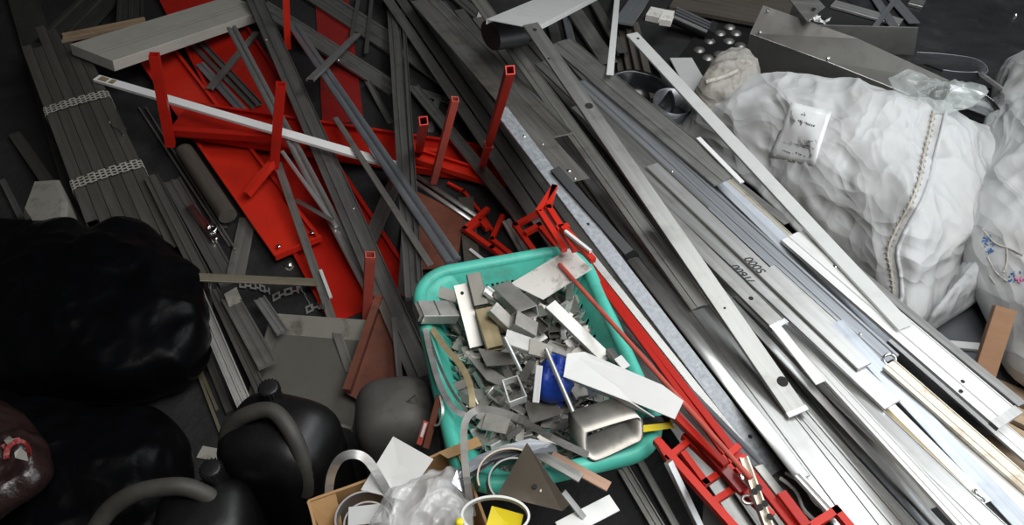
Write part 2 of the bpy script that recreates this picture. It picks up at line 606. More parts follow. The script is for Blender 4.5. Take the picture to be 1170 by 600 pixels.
mat('print_pink', (.55, .12, .25), .55, 0, .2)
mat('print_red', (.22, .022, .02), .5, 0, .2)
mat('black_plastic', (.010, .010, .011), .38, 0, .3, (7, 7, 7), dirt=(.035, .034, .033), dirt_amt=.5, dirt_scale=8)
mat('black_can', (.004, .004, .0045), .42, 0, .3, (7, 7, 7), dirt=(.014, .013, .012), dirt_amt=.5, dirt_scale=10, bump=.04, bump_scale=120)
mat('black_dusty', (.07, .067, .062), .6, 0, .3, (8, 8, 8), dirt=(.018, .018, .018), dirt_amt=.9, dirt_scale=8)
mat('handle_dusty', (.05, .047, .04), .6, 0, .35, (12, 12, 12), dirt=(.03, .03, .03), dirt_amt=.6, dirt_scale=20)
mat('black_bag', (.002, .0022, .0028), .36, 0, .3, (7, 7, 7), bump=.2, bump_scale=22, spec=.09)
mat('dull_black', (.016, .017, .018), .5, 0, .3, (9, 9, 9))
mat('bag', (.52, .53, .535), .5, 0, .05, (4, 4, 4), dirt=(.48, .46, .43), dirt_amt=.45, dirt_scale=3.2, bump=.22, bump_scale=14, spec=.4)
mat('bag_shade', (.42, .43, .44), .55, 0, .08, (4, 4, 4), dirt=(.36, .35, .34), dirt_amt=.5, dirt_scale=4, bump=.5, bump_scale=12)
mat('bag_brown', (.36, .34, .31), .6, 0, .15, (6, 6, 6), dirt=(.25, .19, .13), dirt_amt=.7, dirt_scale=8, bump=.5, bump_scale=16)
mat('rope', (.48, .45, .40), .7, 0, .3, (60, 60, 60), dirt=(.2, .16, .12), dirt_amt=.7, dirt_scale=30)
mat('label', (.80, .82, .83), .22, 0, .03, (6, 6, 6), coat=.6)
mat('foil', (.30, .29, .26), .35, .85, .25, (30, 30, 30), bump=.3, bump_scale=70)
mat('card', (.42, .25, .11), .75, 0, .12, (4, 30, 4), dirt=(.26, .16, .08), dirt_amt=.5, dirt_scale=10)
mat('wood', (.36, .26, .17), .7, 0, .3, (3, 40, 40), dirt=(.2, .13, .08), dirt_amt=.6)
mat('wood_orange', (.27, .14, .07), .6, 0, .2, (20, 3, 20), dirt=(.2, .1, .05), dirt_amt=.5)
mat('wood_brown', (.075, .064, .052), .7, 0, .3, (3, 40, 40), dirt=(.06, .045, .03), dirt_amt=.5)
mat('floor', (.012, .012, .0125), .8, 0, .4, (3, 3, 3), 8, dirt=(.03, .029, .028), dirt_amt=.6, dirt_scale=6, bump=.5, bump_scale=45)
mat('wall', (.10, .098, .094), .85, 0, .2, (2, 2, 2))
mat('film', (.86, .87, .87), .15, 0, .3, (22, 7, 9), alpha=.42, bump=.3, bump_scale=14, spec=.8)
mat('film_grey', (.52, .56, .55), .15, 0, .3, (22, 7, 9), alpha=.35, bump=.3, bump_scale=14, spec=.8)
mat('film_dark', (.018, .009, .008), .3, 0, .3, (9, 9, 9), alpha=.95, bump=.6, bump_scale=24, spec=.6)
mat('dust_tray', (.115, .109, .095), .6, .2, .15, (6, 6, 6), dirt=(.10, .09, .075), dirt_amt=.5, dirt_scale=10)
mat('dust_pale', (.40, .385, .34), .6, .1, .15, (9, 9, 9), dirt=(.16, .13, .1), dirt_amt=.8, dirt_scale=16)
mat('scrap', (.37, .355, .325), .42, .6, .2, (20, 20, 20), dirt=(.2, .17, .13), dirt_amt=.4, dirt_scale=30, rand=.35)
mat('scrap_light', (.50, .49, .465), .42, .6, .2, (20, 20, 20), rand=.25)
mat('scrap_dark', (.2, .19, .17), .5, .6, .2, (20, 20, 20), rand=.25)
mat('bowl', (.012, .013, .015), .2, 0, .2, (5, 5, 5))
mat('darktub', (.075, .08, .09), .5, 0, .3, (6, 6, 6), dirt=(.17, .17, .18), dirt_amt=.5, dirt_scale=5, bump=.15, bump_scale=20)
mat('dust_mid', (.24, .23, .20), .6, .1, .15, (9, 9, 9), dirt=(.10, .08, .06), dirt_amt=.8, dirt_scale=16)
mat('tan_dark', (.17, .15, .105), .5, .3, .2, ST, dirt=(.1, .08, .05), dirt_amt=.5)
mat('bronze', (.20, .17, .135), .38, .6, .15, (6, 6, 6), dirt=(.12, .09, .06), dirt_amt=.3)
mat('coil_grey', (.42, .42, .42), .34, .5, .1, (6, 6, 6))

def crumple_bump(key, scale, strength, stretch):
    """sharp folds as in stiff woven plastic"""
    nt = M_[key].node_tree; N, L = nt.nodes, nt.links
    bs = N['Principled BSDF']
    tc = N.new('ShaderNodeTexCoord')
    mp = N.new('ShaderNodeMapping'); mp.inputs['Scale'].default_value = stretch; mp.inputs['Rotation'].default_value = (0, 0, .6)
    L.new(tc.outputs['Object'], mp.inputs['Vector'])
    no = N.new('ShaderNodeTexNoise'); no.inputs['Scale'].default_value = 4; no.inputs['Detail'].default_value = 2
    L.new(mp.outputs['Vector'], no.inputs['Vector'])
    ad = N.new('ShaderNodeVectorMath'); ad.operation = 'MULTIPLY_ADD'
    ad.inputs[1].default_value = (.35, .35, .35)
    L.new(no.outputs['Color'], ad.inputs[0]); L.new(mp.outputs['Vector'], ad.inputs[2])
    h = None
    for sc_, k in ((scale, 1.), (scale * 2.6, .4)):
        vo = N.new('ShaderNodeTexVoronoi'); vo.inputs['Scale'].default_value = sc_
        L.new(ad.outputs['Vector'], vo.inputs['Vector'])
        m = N.new('ShaderNodeMath'); m.operation = 'MULTIPLY_ADD'; m.inputs[1].default_value = k
        L.new(vo.outputs['Distance'], m.inputs[0])
        if h: L.new(h, m.inputs[2])
        else: m.inputs[2].default_value = 0
        h = m.outputs[0]
    bp = N.new('ShaderNodeBump'); bp.inputs['Strength'].default_value = strength; bp.inputs['Distance'].default_value = .035
    old = bs.inputs['Normal'].links
    if old: L.new(old[0].from_socket, bp.inputs['Normal'])
    L.new(h, bp.inputs['Height']); L.new(bp.outputs['Normal'], bs.inputs['Normal'])


crumple_bump('bag', 5.5, .85, (1, .55, 1))
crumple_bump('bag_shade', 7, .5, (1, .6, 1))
crumple_bump('bag_brown', 9, .5, (1, .6, 1))
# ------------------------------------------------------------------ the room and its light
def wallbox(name, lo, hi, m, kind='structure'):
    mb = MB().box([(a + b) / 2 for a, b in zip(lo, hi)], *[b - a for a, b in zip(lo, hi)])
    o = build(name, mb, m, do_splat=False)
    o['kind'] = kind
    return o


X0, X1, Y0, Y1, ZC = -3.4, 2.75, -2.6, 4.6, 3.1
wallbox('floor', (X0, Y0, -.1), (X1, Y1, 0), M_['floor'])
wallbox('wall_back', (X0, Y1, -.1), (X1, Y1 + .12, ZC), M_['wall'])
wallbox('wall_left', (X0 - .12, Y0, -.1), (X0, Y1, ZC), M_['wall'])
wallbox('wall_front', (X0, Y0 - .12, -.1), (X1, Y0, ZC), M_['wall'])
wallbox('ceiling', (X0 - .12, Y0 - .12, ZC), (X1 + .12, Y1 + .12, ZC + .1), M_['wall'])
DY0, DY1, DZ = -1.3, 1.7, 2.45          # the open doorway the daylight comes through
mb = MB()
for lo, hi in (((X1, Y0, -.1), (X1 + .12, DY0, ZC)), ((X1, DY1, -.1), (X1 + .12, Y1, ZC)), ((X1, DY0, DZ), (X1 + .12, DY1, ZC))):
    mb.box([(a + b) / 2 for a, b in zip(lo, hi)], *[b - a for a, b in zip(lo, hi)])
o = build('wall_right', mb, M_['wall'], do_splat=False); o['kind'] = 'structure'

w = bpy.data.worlds.new('daylight'); sc.world = w
w.use_nodes = True
w.node_tree.nodes['Background'].inputs['Color'].default_value = (.80, .90, 1, 1)
w.node_tree.nodes['Background'].inputs['Strength'].default_value = 1.2


def area(name, loc, aim, sx, sy, power, col=(1, 1, 1), spread=180):
    l = bpy.data.lights.new(name, 'AREA'); l.shape = 'RECTANGLE'; l.size = sx; l.size_y = sy; l.energy = power; l.color = col
    l.spread = math.radians(spread)
    o = bpy.data.objects.new(name, l); COL.objects.link(o)
    o.location = loc
    o.rotation_euler = (Vector(aim) - Vector(loc)).to_track_quat('-Z', 'Y').to_euler()
    return o


area('doorway_daylight', (X1 + .02, .2, 1.35), (0, .9, .2), 2.7, 2.1, 28, (.95, .98, 1))
area('highlight_lamp', (1.75, 2.3, ZC - .04), (1.75, 2.3, 0), 1.5, 1.7, 52, (.94, .98, 1))  # added unseen lamp overhead, set where the nearest bars mirror it
area('overhead_key', (.95, .3, ZC - .04), (.95, .5, 0), 2.0, 1.4, 78, (1, .985, .95))  # added soft overhead key light; the ceiling above it is closed
sc.view_settings.view_transform = 'Standard'
sc.view_settings.look = 'None'
sc.view_settings.gamma = 1
sc.view_settings.use_curve_mapping = False
sc.view_settings.exposure = 0
sc.cycles.use_denoising = True
sc.cycles.max_bounces = 6
sc.cycles.sample_clamp_indirect = 4
# ------------------------------------------------------------------ makers shared by several places
def blob(name, label, cat, poly, z_rim, H, m, seed=0, amp=.02, fscale=5., na=170, nr=46, z_floor=.002, group=None, centre=None, p=(2.4, .62), fold=None, round_=6, stretch=(1, 1, 1), crumple=1.0):
    """a filled sack: outline seen in the photograph at height z_rim, domed by H above it, its skirt falling to z_floor"""
    ring = smooth_pts(poly, round_, True)
    W = [P(x, y, z_rim) for x, y in ring]
    k = len(W)
    Lc = [0]
    for i in range(k):
        Lc.append(Lc[-1] + (W[(i + 1) % k] - W[i]).length)
    out = []
    j = 0
    for i in range(na):
        s = Lc[-1] * i / na
        while Lc[j + 1] < s:
            j += 1
        t = (s - Lc[j]) / (Lc[j + 1] - Lc[j])
        out.append(W[j].lerp(W[(j + 1) % k], t))
    c = sum(out, Vector()) / na if centre is None else P(centre[0], centre[1], z_rim)
    off = Vector((seed * 3.1, seed * 1.7, seed * .9))

    def wr(q):
        q = Vector((q.x * stretch[0], q.y * stretch[1], q.z * stretch[2]))
        a = noise.noise(q * fscale + off)
        b = noise.noise(q * fscale * 2.3 + off * 2)
        e = noise.noise(q * fscale * 5.1 + off * 3)
        return amp * ((1 - abs(a)) ** 3 * .5 + (1 - abs(b)) ** 4 * .25 + (1 - abs(e)) ** 4 * .08 + a * .5 - .6 + crumple * (noise.voronoi(q * fscale * 1.1 + off + Vector((a, b, a)) * .25)[0][0] * 1.5 + noise.voronoi(q * fscale * 2.7 + off * 2 + Vector((b, a, e)) * .2)[0][0] * .6 - .6))
    vs = []
    prof = [(i / nr) ** .8 for i in range(1, nr + 1)]
    for r in prof:
        dome = H * max(0, 1 - r ** p[0]) ** p[1]
        for q in out:
            v = c.lerp(q, r)
            v.z = z_rim + dome
            d = wr(v)
            if fold:
                d += fold(v)
            nrm = Vector(((q - c).x * r, (q - c).y * r, .35)).normalized()
            vs.append(v + nrm * d)
    nskirt = 8
    for s in range(1, nskirt + 1):
        t = s / nskirt
        for i, q in enumerate(out):
            base = vs[(nr - 1) * na + i]
            e = (q - c); e.z = 0; e.normalize()
            v = base + e * (.035 * math.sin(t * math.pi) - .05 * t)
            v.z = base.z * (1 - t) + z_floor * t
            vs.append(v + e * wr(v) * .5 * (1 - t))
    ctr = Vector((c.x, c.y, z_rim + H)); ctr += Vector((0, 0, wr(ctr)))
    vs.append(ctr)
    fs = []
    n = nr + nskirt
    for i in range(n - 1):
        for q in range(na):
            fs.append((i * na + q, i * na + (q + 1) % na, (i + 1) * na + (q + 1) % na, (i + 1) * na + q))
    for q in range(na):
        fs.append((len(vs) - 1, (q + 1) % na, q))
    mb = MB().add(vs, fs, True)
    o = build(name, mb, m)
    if label:
        tag(o, label, cat, group)
    return o, mb


def drape(pts, lift=.003):
    """pixel points laid on whatever surface is seen there"""
    return [P(x, y, hm(x, y)) + Vector((0, -.3, 1)).normalized() * lift for x, y in pts]


def perforated(path, side, w, cell=.0045, shift=0):
    """thin band full of holes along path"""
    path = [Vector(p) for p in path]
    L = [0]
    for a, b in zip(path, path[1:]):
        L.append(L[-1] + (b - a).length)
    n = max(3, int(L[-1] / cell))
    m = max(3, int(w / cell))
    m = m // 3 * 3 + 1
    n = n // 3 * 3 + 1
    vs = []
    j = 0
    for i in range(n + 1):
        s = L[-1] * i / n
        while j < len(path) - 2 and L[j + 1] < s:
            j += 1
        p = path[j].lerp(path[j + 1], (s - L[j]) / max(1e-6, L[j + 1] - L[j]))
        for k in range(m + 1):
            vs.append(p + Vector(side) * (w * (k / m - .5)))
    fs = []
    for i in range(n):
        for k in range(m):
            if (i % 3 and (k + (i // 3 % 2)) % 3):
                continue
            fs.append((i * (m + 1) + k, i * (m + 1) + k + 1, (i + 1) * (m + 1) + k + 1, (i + 1) * (m + 1) + k))
    return MB().add(vs, fs)


def thicken(o, t):
    md = o.modifiers.new('thickness', 'SOLIDIFY'); md.thickness = t; md.offset = 0
    return o


BARCAT = 'metal bar'
# ------------------------------------------------------------------ the far dark end of the heap
plate('dark_sheet', 'large glossy black sheet lying across the far corner beyond the bags', 'sheet', [(905, -60), (1260, -60), (1290, 62), (1060, 42), (990, 20)], M_['dark_plate'], 3)
plate('grey_sheet', 'flat dark grey sheet strip in front of the glossy black sheet', 'sheet', [(1030, 36), (1290, 66), (1300, 150), (1160, 112), (1040, 66)], M_['dark_plate'], 4)
mb = MB().lathe([(.012, 0), (.012, .004), (.006, .012), (.002, .013)], P(1160, 18, .006), (0, -.3, 1), 14)
o = build('bolt', mb, M_['bright']); tag(o, 'shiny bolt head on the glossy black sheet at the far corner', 'bolt')
bar('wooden_board', 'dark board along the top edge behind the black dimpled mat', 'board', (745, -22), (905, 8), 26, 22, M_['wood_brown'], 'flat')
bar('wooden_board', 'second dark board with a worn pale edge just above the black dimpled mat', 'board', (768, 2), (900, 26), 14, 20, M_['wood_brown'], 'flat')
bar('aluminium_profile', 'short silver bar among dark straps at the top edge above the big sheet', BARCAT, (952, 3), (1030, 25), 9, 12, M_['alu_light'], 'flat')
for a, b, w, l in (((985, -25), (1022, 30), 9, 'dark strap dropping across the short silver bar at the top edge'),
                   ((1000, -25), (1045, 26), 10, 'wider dark strap crossing beside the short silver bar at the top edge'),
                   ((1045, -30), (1000, 30), 6, 'thin dark strap slanting the other way over its two neighbours at the top edge')):
    bar('dark_strap', l, 'strap', a, b, w, 4, M_['alu_dkblue'], 'flat')
bar('metal_clip', 'small pale metal block at the top edge near the glossy black sheet', 'clip', (1040, 0), (1056, 4), 9, 14, M_['alu'], 'flat')
# dimpled mat
pts = [P(x, y, .012) for x, y in ((775, 66), (805, 26), (872, 20), (856, 70), (800, 92))]
o = build('dimpled_mat', MB().slab(pts, .01), M_['black_plastic'])
tag(o, 'black mat with raised silver dimples behind the white sack', 'mat')
for x, y in ((799, 57), (811, 47), (823, 38), (834, 31), (822, 62), (833, 47), (841, 38), (846, 52), (809, 66)):
    c = P(x, y, .012)
    mb = MB().lathe([(.024, 0), (.02, .005), (.010, .009), (.003, .0095)], c, (0, 0, 1), 12)
    build('dimple', mb, M_['alu_dull'], o)
# black handle and its white connectors
b_ = bar('plastic_grip', 'black ridged plastic grip lying over the dark boards', 'grip', (772, 12), (812, 30), 15, 40, M_['black_plastic'], 'dome')
for s in (-.3, 0, .3):
    mb = MB().beam(b_.A + b_.n * (b_.W * s) + b_.u * .001, b_.B + b_.n * (b_.W * s) + b_.u * .001, .006, .006)
    build('ridge', mb, M_['alu_dkblue'], b_.o)
endcap(b_, 'b', .03, .004, M_['dull_black'])
bar('white_connector', 'dirty white plastic block at the top edge, the one farther from the black grip', 'connector', (741, 12), (756, 15), 13, 30, M_['white_dirty'], 'tube')
bar('white_connector', 'dirty white plastic block touching the black ridged grip', 'connector', (756, 16), (769, 18), 11, 28, M_['white_dirty'], 'tube')
# slats, boards and bowl between the stack and the sack
for i, (x0, x1, l) in enumerate(((699, 716, 'first'), (708, 727, 'second'), (717, 737, 'third'), (726, 747, 'fourth'))):
    bar('wooden_stake', l + ' of four dark upright stakes behind the black bowl, counted from the white stick', 'stake', (x0, 25), (x1, 112), 8, 20, M_['wood_brown'], 'flat', group='dark stakes behind the bowl')
bar('dark_plate', 'dark blue-grey plate end leaning in from the top edge beside the white stick', 'plate', (738, -12), (712, 26), 20, 8, M_['alu_dkblue'], 'flat')
for a, b, w, m, l in (((628, 14), (640, 62), 12, 'alu_dark', 'dark upright profile just behind the white panel end'),
                      ((644, 8), (654, 50), 9, 'alu_dkblue', 'narrow dark blue profile beside the pale-edged flat bar behind the white panel'),
                      ((672, -10), (712, 60), 10, 'alu_dark', 'dark bar slanting under the white stick'),
                      ((650, 2), (697, 72), 17, 'alu_dull', 'broad grey flat bar slanting down towards the foot of the white stick')):
    bar('aluminium_profile', l, BARCAT, a, b, w, 14, M_[m], 'down')
plate('grey_bucket', None, None, [(748, 116), (772, 116), (778, 158), (752, 152)], M_['alu_dkblue'], 6) if 0 else None
b_ = bar('dark_post', 'broad black flat board standing between the black bowl and the white plate', 'board', (756, 52), (795, 178), 26, 50, M_['dull_black'], 'flat')
c = P(724, 112, .10)
prof = [(.02, .03), (.07, .032), (.105, .06), (.125, .10), (.135, .105), (.138, .098), (.125, .085), (.10, .03), (.07, .004), (.03, 0)]
o = build('black_bowl', MB().lathe([(r * 1.0, h) for r, h in prof], c - Vector((0, 0, .08)), (.10, -.25, 1), 40), M_['bowl'])
tag(o, 'glossy black bowl lying beyond the long bars', 'bowl')
mb = MB().lathe([(.06, 0), (.07, .1), (.074, .1), (.064, 0)], P(762, 140, .02), (.1, -.1, 1), 28)
o = build('grey_bucket', mb, M_['alu_dkblue']); tag(o, 'small dark grey tub half hidden under the black bowl', 'tub')
b_ = bar('white_plate', 'white plate standing on its edge between the leaning bar and the sack neck', 'plate', (778, 66), (800, 106), 24, 8, M_['offwhite'], 'flat')
# the big bent sheets behind the sack
def bent(name, label, quads, m, th=.002):
    mb = MB()
    for q in quads:
        mb.slab([P(*c) for c in q], th)
    o = build(name, mb, M_[m])
    return tag(o, label, 'sheet')


o = bent('bent_sheet', 'large folded grey metal sheet lying behind the white sack', [
    [(872, 6, .30), (980, 44, .29), (1085, 92, .24), (1040, 108, .16), (950, 72, .19), (857, 38, .21)],
    [(857, 38, .21), (950, 72, .19), (1040, 108, .16), (1030, 140, .004), (940, 112, .004), (848, 84, .004)]], 'dull_plate')
for x, y, z in ((877, 12, .297), (868, 37, .222), (905, 52, .206), (946, 67, .203), (1003, 82, .20)):
    build('screw', MB().lathe([(.006, 0), (.006, .002), (.002, .004)], P(x, y, z), (-.2, -.5, .8), 10), M_['bright'], o)
o = bent('grey_plate', 'upright rectangular grey plate standing behind the ridge of the folded sheet', [
    [(930, 28, .29), (1049, 31, .27), (1044, 62, .15), (985, 60, .16)]], 'dull_plate', .004)
o = bent('grey_plate', 'narrow grey plate strip showing just under the upright rectangular plate', [
    [(990, 58, .15), (1044, 61, .145), (1045, 72, .10), (1000, 66, .11)]], 'dull_plate', .003)
# hairpin strip and chrome sheet
pts = smooth_pts([(1044, 66, .20), (1075, 68, .20), (1108, 73, .19), (1121, 82, .17), (1112, 88, .15), (1090, 88, .15), (1074, 86, .15)], 6)
o = build('bent_strip', MB().strip([P(*p) for p in pts], (0, -.35, 1), .06, .003), M_['alu_dkblue'])
tag(o, 'dark metal strip bent round in a hairpin loop beside the folded sheet', 'strip')
pts = [P(x, y, z) for x, y, z in ((1120, 84, .21), (1156, 110, .17))]
o = build('metal_rod', MB().beam(pts[0], pts[1], .012, .012), M_['alu']); tag(o, 'thin grey rod sloping from the hairpin loop towards the edge sack', 'rod')
arc = [(1085, 96), (1105, 100), (1122, 106), (1136, 116), (1146, 130)]
mb = MB()
vs = []
for k, (x, y) in enumerate(smooth_pts(arc, 5)):
    t = k / 20
    a = P(x, y, .22 - .03 * t); b = P(x - 14 + 4 * t, y + 42 - 6 * t, .06)
    vs += [a, b]
mb.add(vs, [(2 * i, 2 * i + 1, 2 * i + 3, 2 * i + 2) for i in range(len(vs) // 2 - 1)], True)
o = build('curved_sheet', mb, M_['chrome']); thicken(o, .002); tag(o, 'shiny curved chrome sheet between the two white sacks', 'sheet')
# grey bracket and white foam scrap at the top
o = plate('grey_bracket', 'grey drilled metal bracket hanging in at the top edge above the folded sheet', 'bracket', [(893, -12), (925, -12), (943, 8), (922, 24)], M_['alu_dull'], 4, [.34, .34, .33, .33])
for x, y in ((930, 10), (915, -2)):
    build('hole', MB().disc(P(x, y, .338), (0, 0, 1), .008, .001), M_['hole'], o)
mb = MB()
rr = random.Random(3)
for k in range(9):
    c = P(926 + k * 2.6, 23 - 2.5 * math.sin(k * .8), .315)
    mb.add([c + Vector((rr.uniform(-1, 1), rr.uniform(-1, 1), rr.uniform(-1, 1))) * .011 for _ in range(8)], [(0, 1, 2), (0, 2, 3), (0, 3, 4), (0, 4, 5), (1, 2, 6), (2, 3, 6), (3, 4, 7), (4, 5, 7), (1, 6, 7), (5, 1, 7)])
o = build('foam_scrap', mb, M_['white']); tag(o, 'crumb of white foam on the upper edge of the folded sheet', 'scrap')

# ------------------------------------------------------------------ the white sacks
# the folded neck of the big sack
neck, nmb = blob('sack_neck', 'bunched brownish neck of cloth rising behind the white sack', 'sack', [(800, 100), (810, 76), (828, 60), (850, 60), (864, 76), (862, 100), (830, 112)], .22, .05, M_['bag_brown'], 5, .02, 9, 90, 20, .05)
pts = drape([(806, 95), (818, 92), (830, 88), (842, 82)], .006)
build('rope_hem', MB().tube(pts, .008, 8), M_['rope'], neck)
main, mmb = blob('white_sack', 'big full white woven plastic sack behind the stack of bars', 'sack',
                 [(782, 158), (795, 136), (812, 124), (850, 124), (905, 132), (985, 142), (1056, 152), (1108, 166), (1138, 188), (1136, 226), (1118, 268), (1098, 308), (1072, 350), (1040, 372), (985, 322), (930, 272), (872, 214), (818, 176)],
                 .05, .26, M_['bag'], 2, .030, 3.4, 300, 90, .02, p=(2.6, .7), stretch=(1.15, .8, 1), crumple=1.3)
# printed label pouch, sewn seam
quad = [(904, 117), (950, 128), (930, 190), (878, 180)]
mb = MB()
n = 10
vs = []
for i in range(n + 1):
    for j in range(n + 1):
        s, t = i / n, j / n
        x = (quad[0][0] * (1 - s) + quad[1][0] * s) * (1 - t) + (quad[3][0] * (1 - s) + quad[2][0] * s) * t
        y = (quad[0][1] * (1 - s) + quad[1][1] * s) * (1 - t) + (quad[3][1] * (1 - s) + quad[2][1] * s) * t
        vs.append(drape([(x, y)], .0016)[0])
mb.add(vs, [(i * (n + 1) + j, i * (n + 1) + j + 1, (i + 1) * (n + 1) + j + 1, (i + 1) * (n + 1) + j) for i in range(n) for j in range(n)], True)
lab = build('paper_label', mb, M_['label'], main); thicken(lab, .0008)
mb = MB()
for (x0, y0, x1, y1, w) in ((911, 138, 931, 145, 2.6), (915, 131, 921, 133, 1.2), (919, 129, 920, 133, 1.2), (915, 165, 928, 162, 1.2), (914, 166, 926, 168, 1.6), (905, 164, 913, 167, 1), (915, 168, 924, 171, 1.6),
                            (893, 172, 906, 177, 1.4), (909, 175, 920, 180, 1.8), (918, 161, 929, 162, .9), (900, 182, 909, 186, 2.4), (911, 186, 915, 187, 1)):
    k = max(2, int(abs(x1 - x0) / 2.2))
    for i in range(k):
        t0, t1 = i / k, (i + .72) / k
        a = drape([(x0 + (x1 - x0) * t0, y0 + (y1 - y0) * t0)], .0030)[0]
        b = drape([(x0 + (x1 - x0) * t1, y0 + (y1 - y0) * t1)], .0030)[0]
        mb.strip([a, b], Vector((0, 1, .4)), w * .0021, .0005)
build('print', mb, M_['print_grey'], lab)
seam = [(1066, 128), (1062, 150), (1055, 178), (1050, 205), (1040, 232), (1024, 262), (1014, 288), (1018, 312), (1020, 338), (1016, 352)]
pts = drape(smooth_pts(seam, 8), .004)
mb = MB().tube(pts, .0042, 8)
s_ = build('sewn_seam', mb, M_['rope'], main)
mb = MB()
zig = []
for i in range(2, len(pts) - 2, 2):
    d = (pts[i + 1] - pts[i - 1]).normalized()
    sd = d.cross(Vector((0, -.5, .8))).normalized()
    zig += [pts[i] - sd * .008 + Vector((0, 0, .003)), pts[i] + sd * .008 + d * .004 + Vector((0, 0, .003))]
mb.tube(zig, .0018, 6)
build('stitch', mb, M_['rope'], s_)
pts2 = drape(smooth_pts([(x + 14 - i * .5, y) for i, (x, y) in enumerate(seam)], 8), .003)
build('hem_fold', MB().tube(pts2, .006, 8), M_['bag'], main)
# second, flatter sack end under it and the sack at the edge
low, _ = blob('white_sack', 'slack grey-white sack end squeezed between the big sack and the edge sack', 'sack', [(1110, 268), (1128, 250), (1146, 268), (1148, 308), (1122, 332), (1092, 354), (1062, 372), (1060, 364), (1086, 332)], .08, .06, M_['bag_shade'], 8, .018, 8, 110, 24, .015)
edge, _ = blob('white_sack', 'white sack with blue printed marks, cut by the edge of the picture', 'sack', [(1143, 90), (1185, 60), (1330, 90), (1350, 300), (1290, 440), (1178, 408), (1158, 372), (1140, 330), (1120, 280), (1116, 235), (1134, 180)], .16, .20, M_['bag'], 11, .026, 4.0, 180, 56, .03, p=(2.6, .7), crumple=1.3)
mb = MB()
rr = random.Random(5)
for k in range(26):
    x, y = 1128 + rr.uniform(-4, 5), 280 + rr.uniform(-9, 9)
    x += (y - 280) * .25
    a, b = drape([(x, y), (x + rr.uniform(-3, 3), y + rr.uniform(-3, 3))], .004)
    if (a - b).length < .03:
        mb.strip([a, b], Vector((0, .6, .8)), .004, .0006)
build('blue_mark', mb, M_['print_blue'], edge)
mb = MB()
for k in range(16):
    x, y = 1157 + rr.uniform(-4, 9), 315 + rr.uniform(-6, 8)
    a, b = drape([(x, y), (x + rr.uniform(-3, 3), y + rr.uniform(-3, 3))], .004)
    if (a - b).length < .03:
        mb.strip([a, b], Vector((0, .6, .8)), .005, .0006)
build('blue_mark', mb, M_['print_blue'], edge)
mb = MB()
for x, y in ((1160, 317), (1163, 320), (1166, 318)):
    a, b = drape([(x, y), (x + 1, y + 4)], .0045)
    mb.strip([a, b], Vector((1, .2, .2)), .006, .0006)
build('pink_mark', mb, M_['print_pink'], edge)
mb = MB()
for pl in ([(1122, 262), (1136, 278), (1152, 284), (1168, 292)], [(1128, 294), (1138, 312), (1150, 322)], [(1150, 284), (1150, 300), (1146, 312)], [(1130, 316), (1137, 325)]):
    mb.tube(drape(smooth_pts(pl, 5), .002), .0022, 6)
build('crease_thread', mb, M_['rope'], edge)
# film on the neck between sack and chrome
film_pts = [(1024, 98), (1045, 92), (1075, 96), (1105, 100), (1118, 112), (1100, 124), (1070, 130), (1040, 118)]
f, _ = blob('plastic_film', 'crumpled clear plastic film on the upper rim of the big white sack', 'plastic film', film_pts, .31, .03, M_['film_grey'], 14, .03, 10, 80, 20, .33)
# dark tub, strip and timber by the edge sack
pts = [P(x, y, .02) for x, y in ((1035, 352), (1150, 318), (1200, 400), (1150, 450), (1075, 420))]
o = build('dark_sheet', MB().slab(pts, .018), M_['darktub']); tag(o, 'dark grey plastic sheet on the ground between the sacks and the timber', 'sheet')
bar('white_strip', 'short white strip on the dark grey plastic sheet by the timber', 'strip', (1066, 391), (1125, 396), 9, 10, M_['offwhite'], 'flat')
for a, b, l in (((1118, 432), (1230, 478), 'rough timber plank nearest the orange-brown post under the bar ends'), ((1122, 453), (1230, 506), 'second rough timber plank under the bar ends'), ((1126, 477), (1235, 537), 'third rough timber plank under the bar ends, partly covered'), ((1126, 503), (1240, 571), 'lowest rough timber plank, mostly covered by bar ends')):
    bar('timber_plank', l, 'plank', a, b, 18, 16, M_['wood'], 'flat')
bar('timber_post', 'orange-brown timber block leaning beside the edge sack', 'timber', (1150, 352), (1122, 440), 27, 30, M_['wood_orange'], 'flat')
# ------------------------------------------------------------------ the dark side: boards, bundles, red trays and frames
def B(label, a, b, w, h, m, prof, name='aluminium_profile', cat=BARCAT, **k):
    if name == 'aluminium_profile' and 'z' not in k:
        h *= .6
    return bar(name, label, cat, a, b, w, h, M_[m], prof, **k)


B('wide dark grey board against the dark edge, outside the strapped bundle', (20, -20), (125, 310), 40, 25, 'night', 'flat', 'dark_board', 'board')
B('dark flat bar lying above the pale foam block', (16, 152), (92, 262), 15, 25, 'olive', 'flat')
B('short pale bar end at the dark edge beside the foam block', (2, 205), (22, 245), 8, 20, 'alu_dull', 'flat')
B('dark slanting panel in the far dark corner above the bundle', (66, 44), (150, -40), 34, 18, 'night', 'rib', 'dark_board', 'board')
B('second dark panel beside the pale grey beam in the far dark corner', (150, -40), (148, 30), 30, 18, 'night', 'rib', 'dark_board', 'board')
B('tan wooden stick with a split, lying against the pale grey beam', (70, 42), (165, 23), 9, 14, 'wood', 'up', 'wooden_stick', 'stick')
B('dark bar with a pale edge just beside the strapped bundle', (98, 68), (140, 150), 10, 20, 'olive', 'angle')
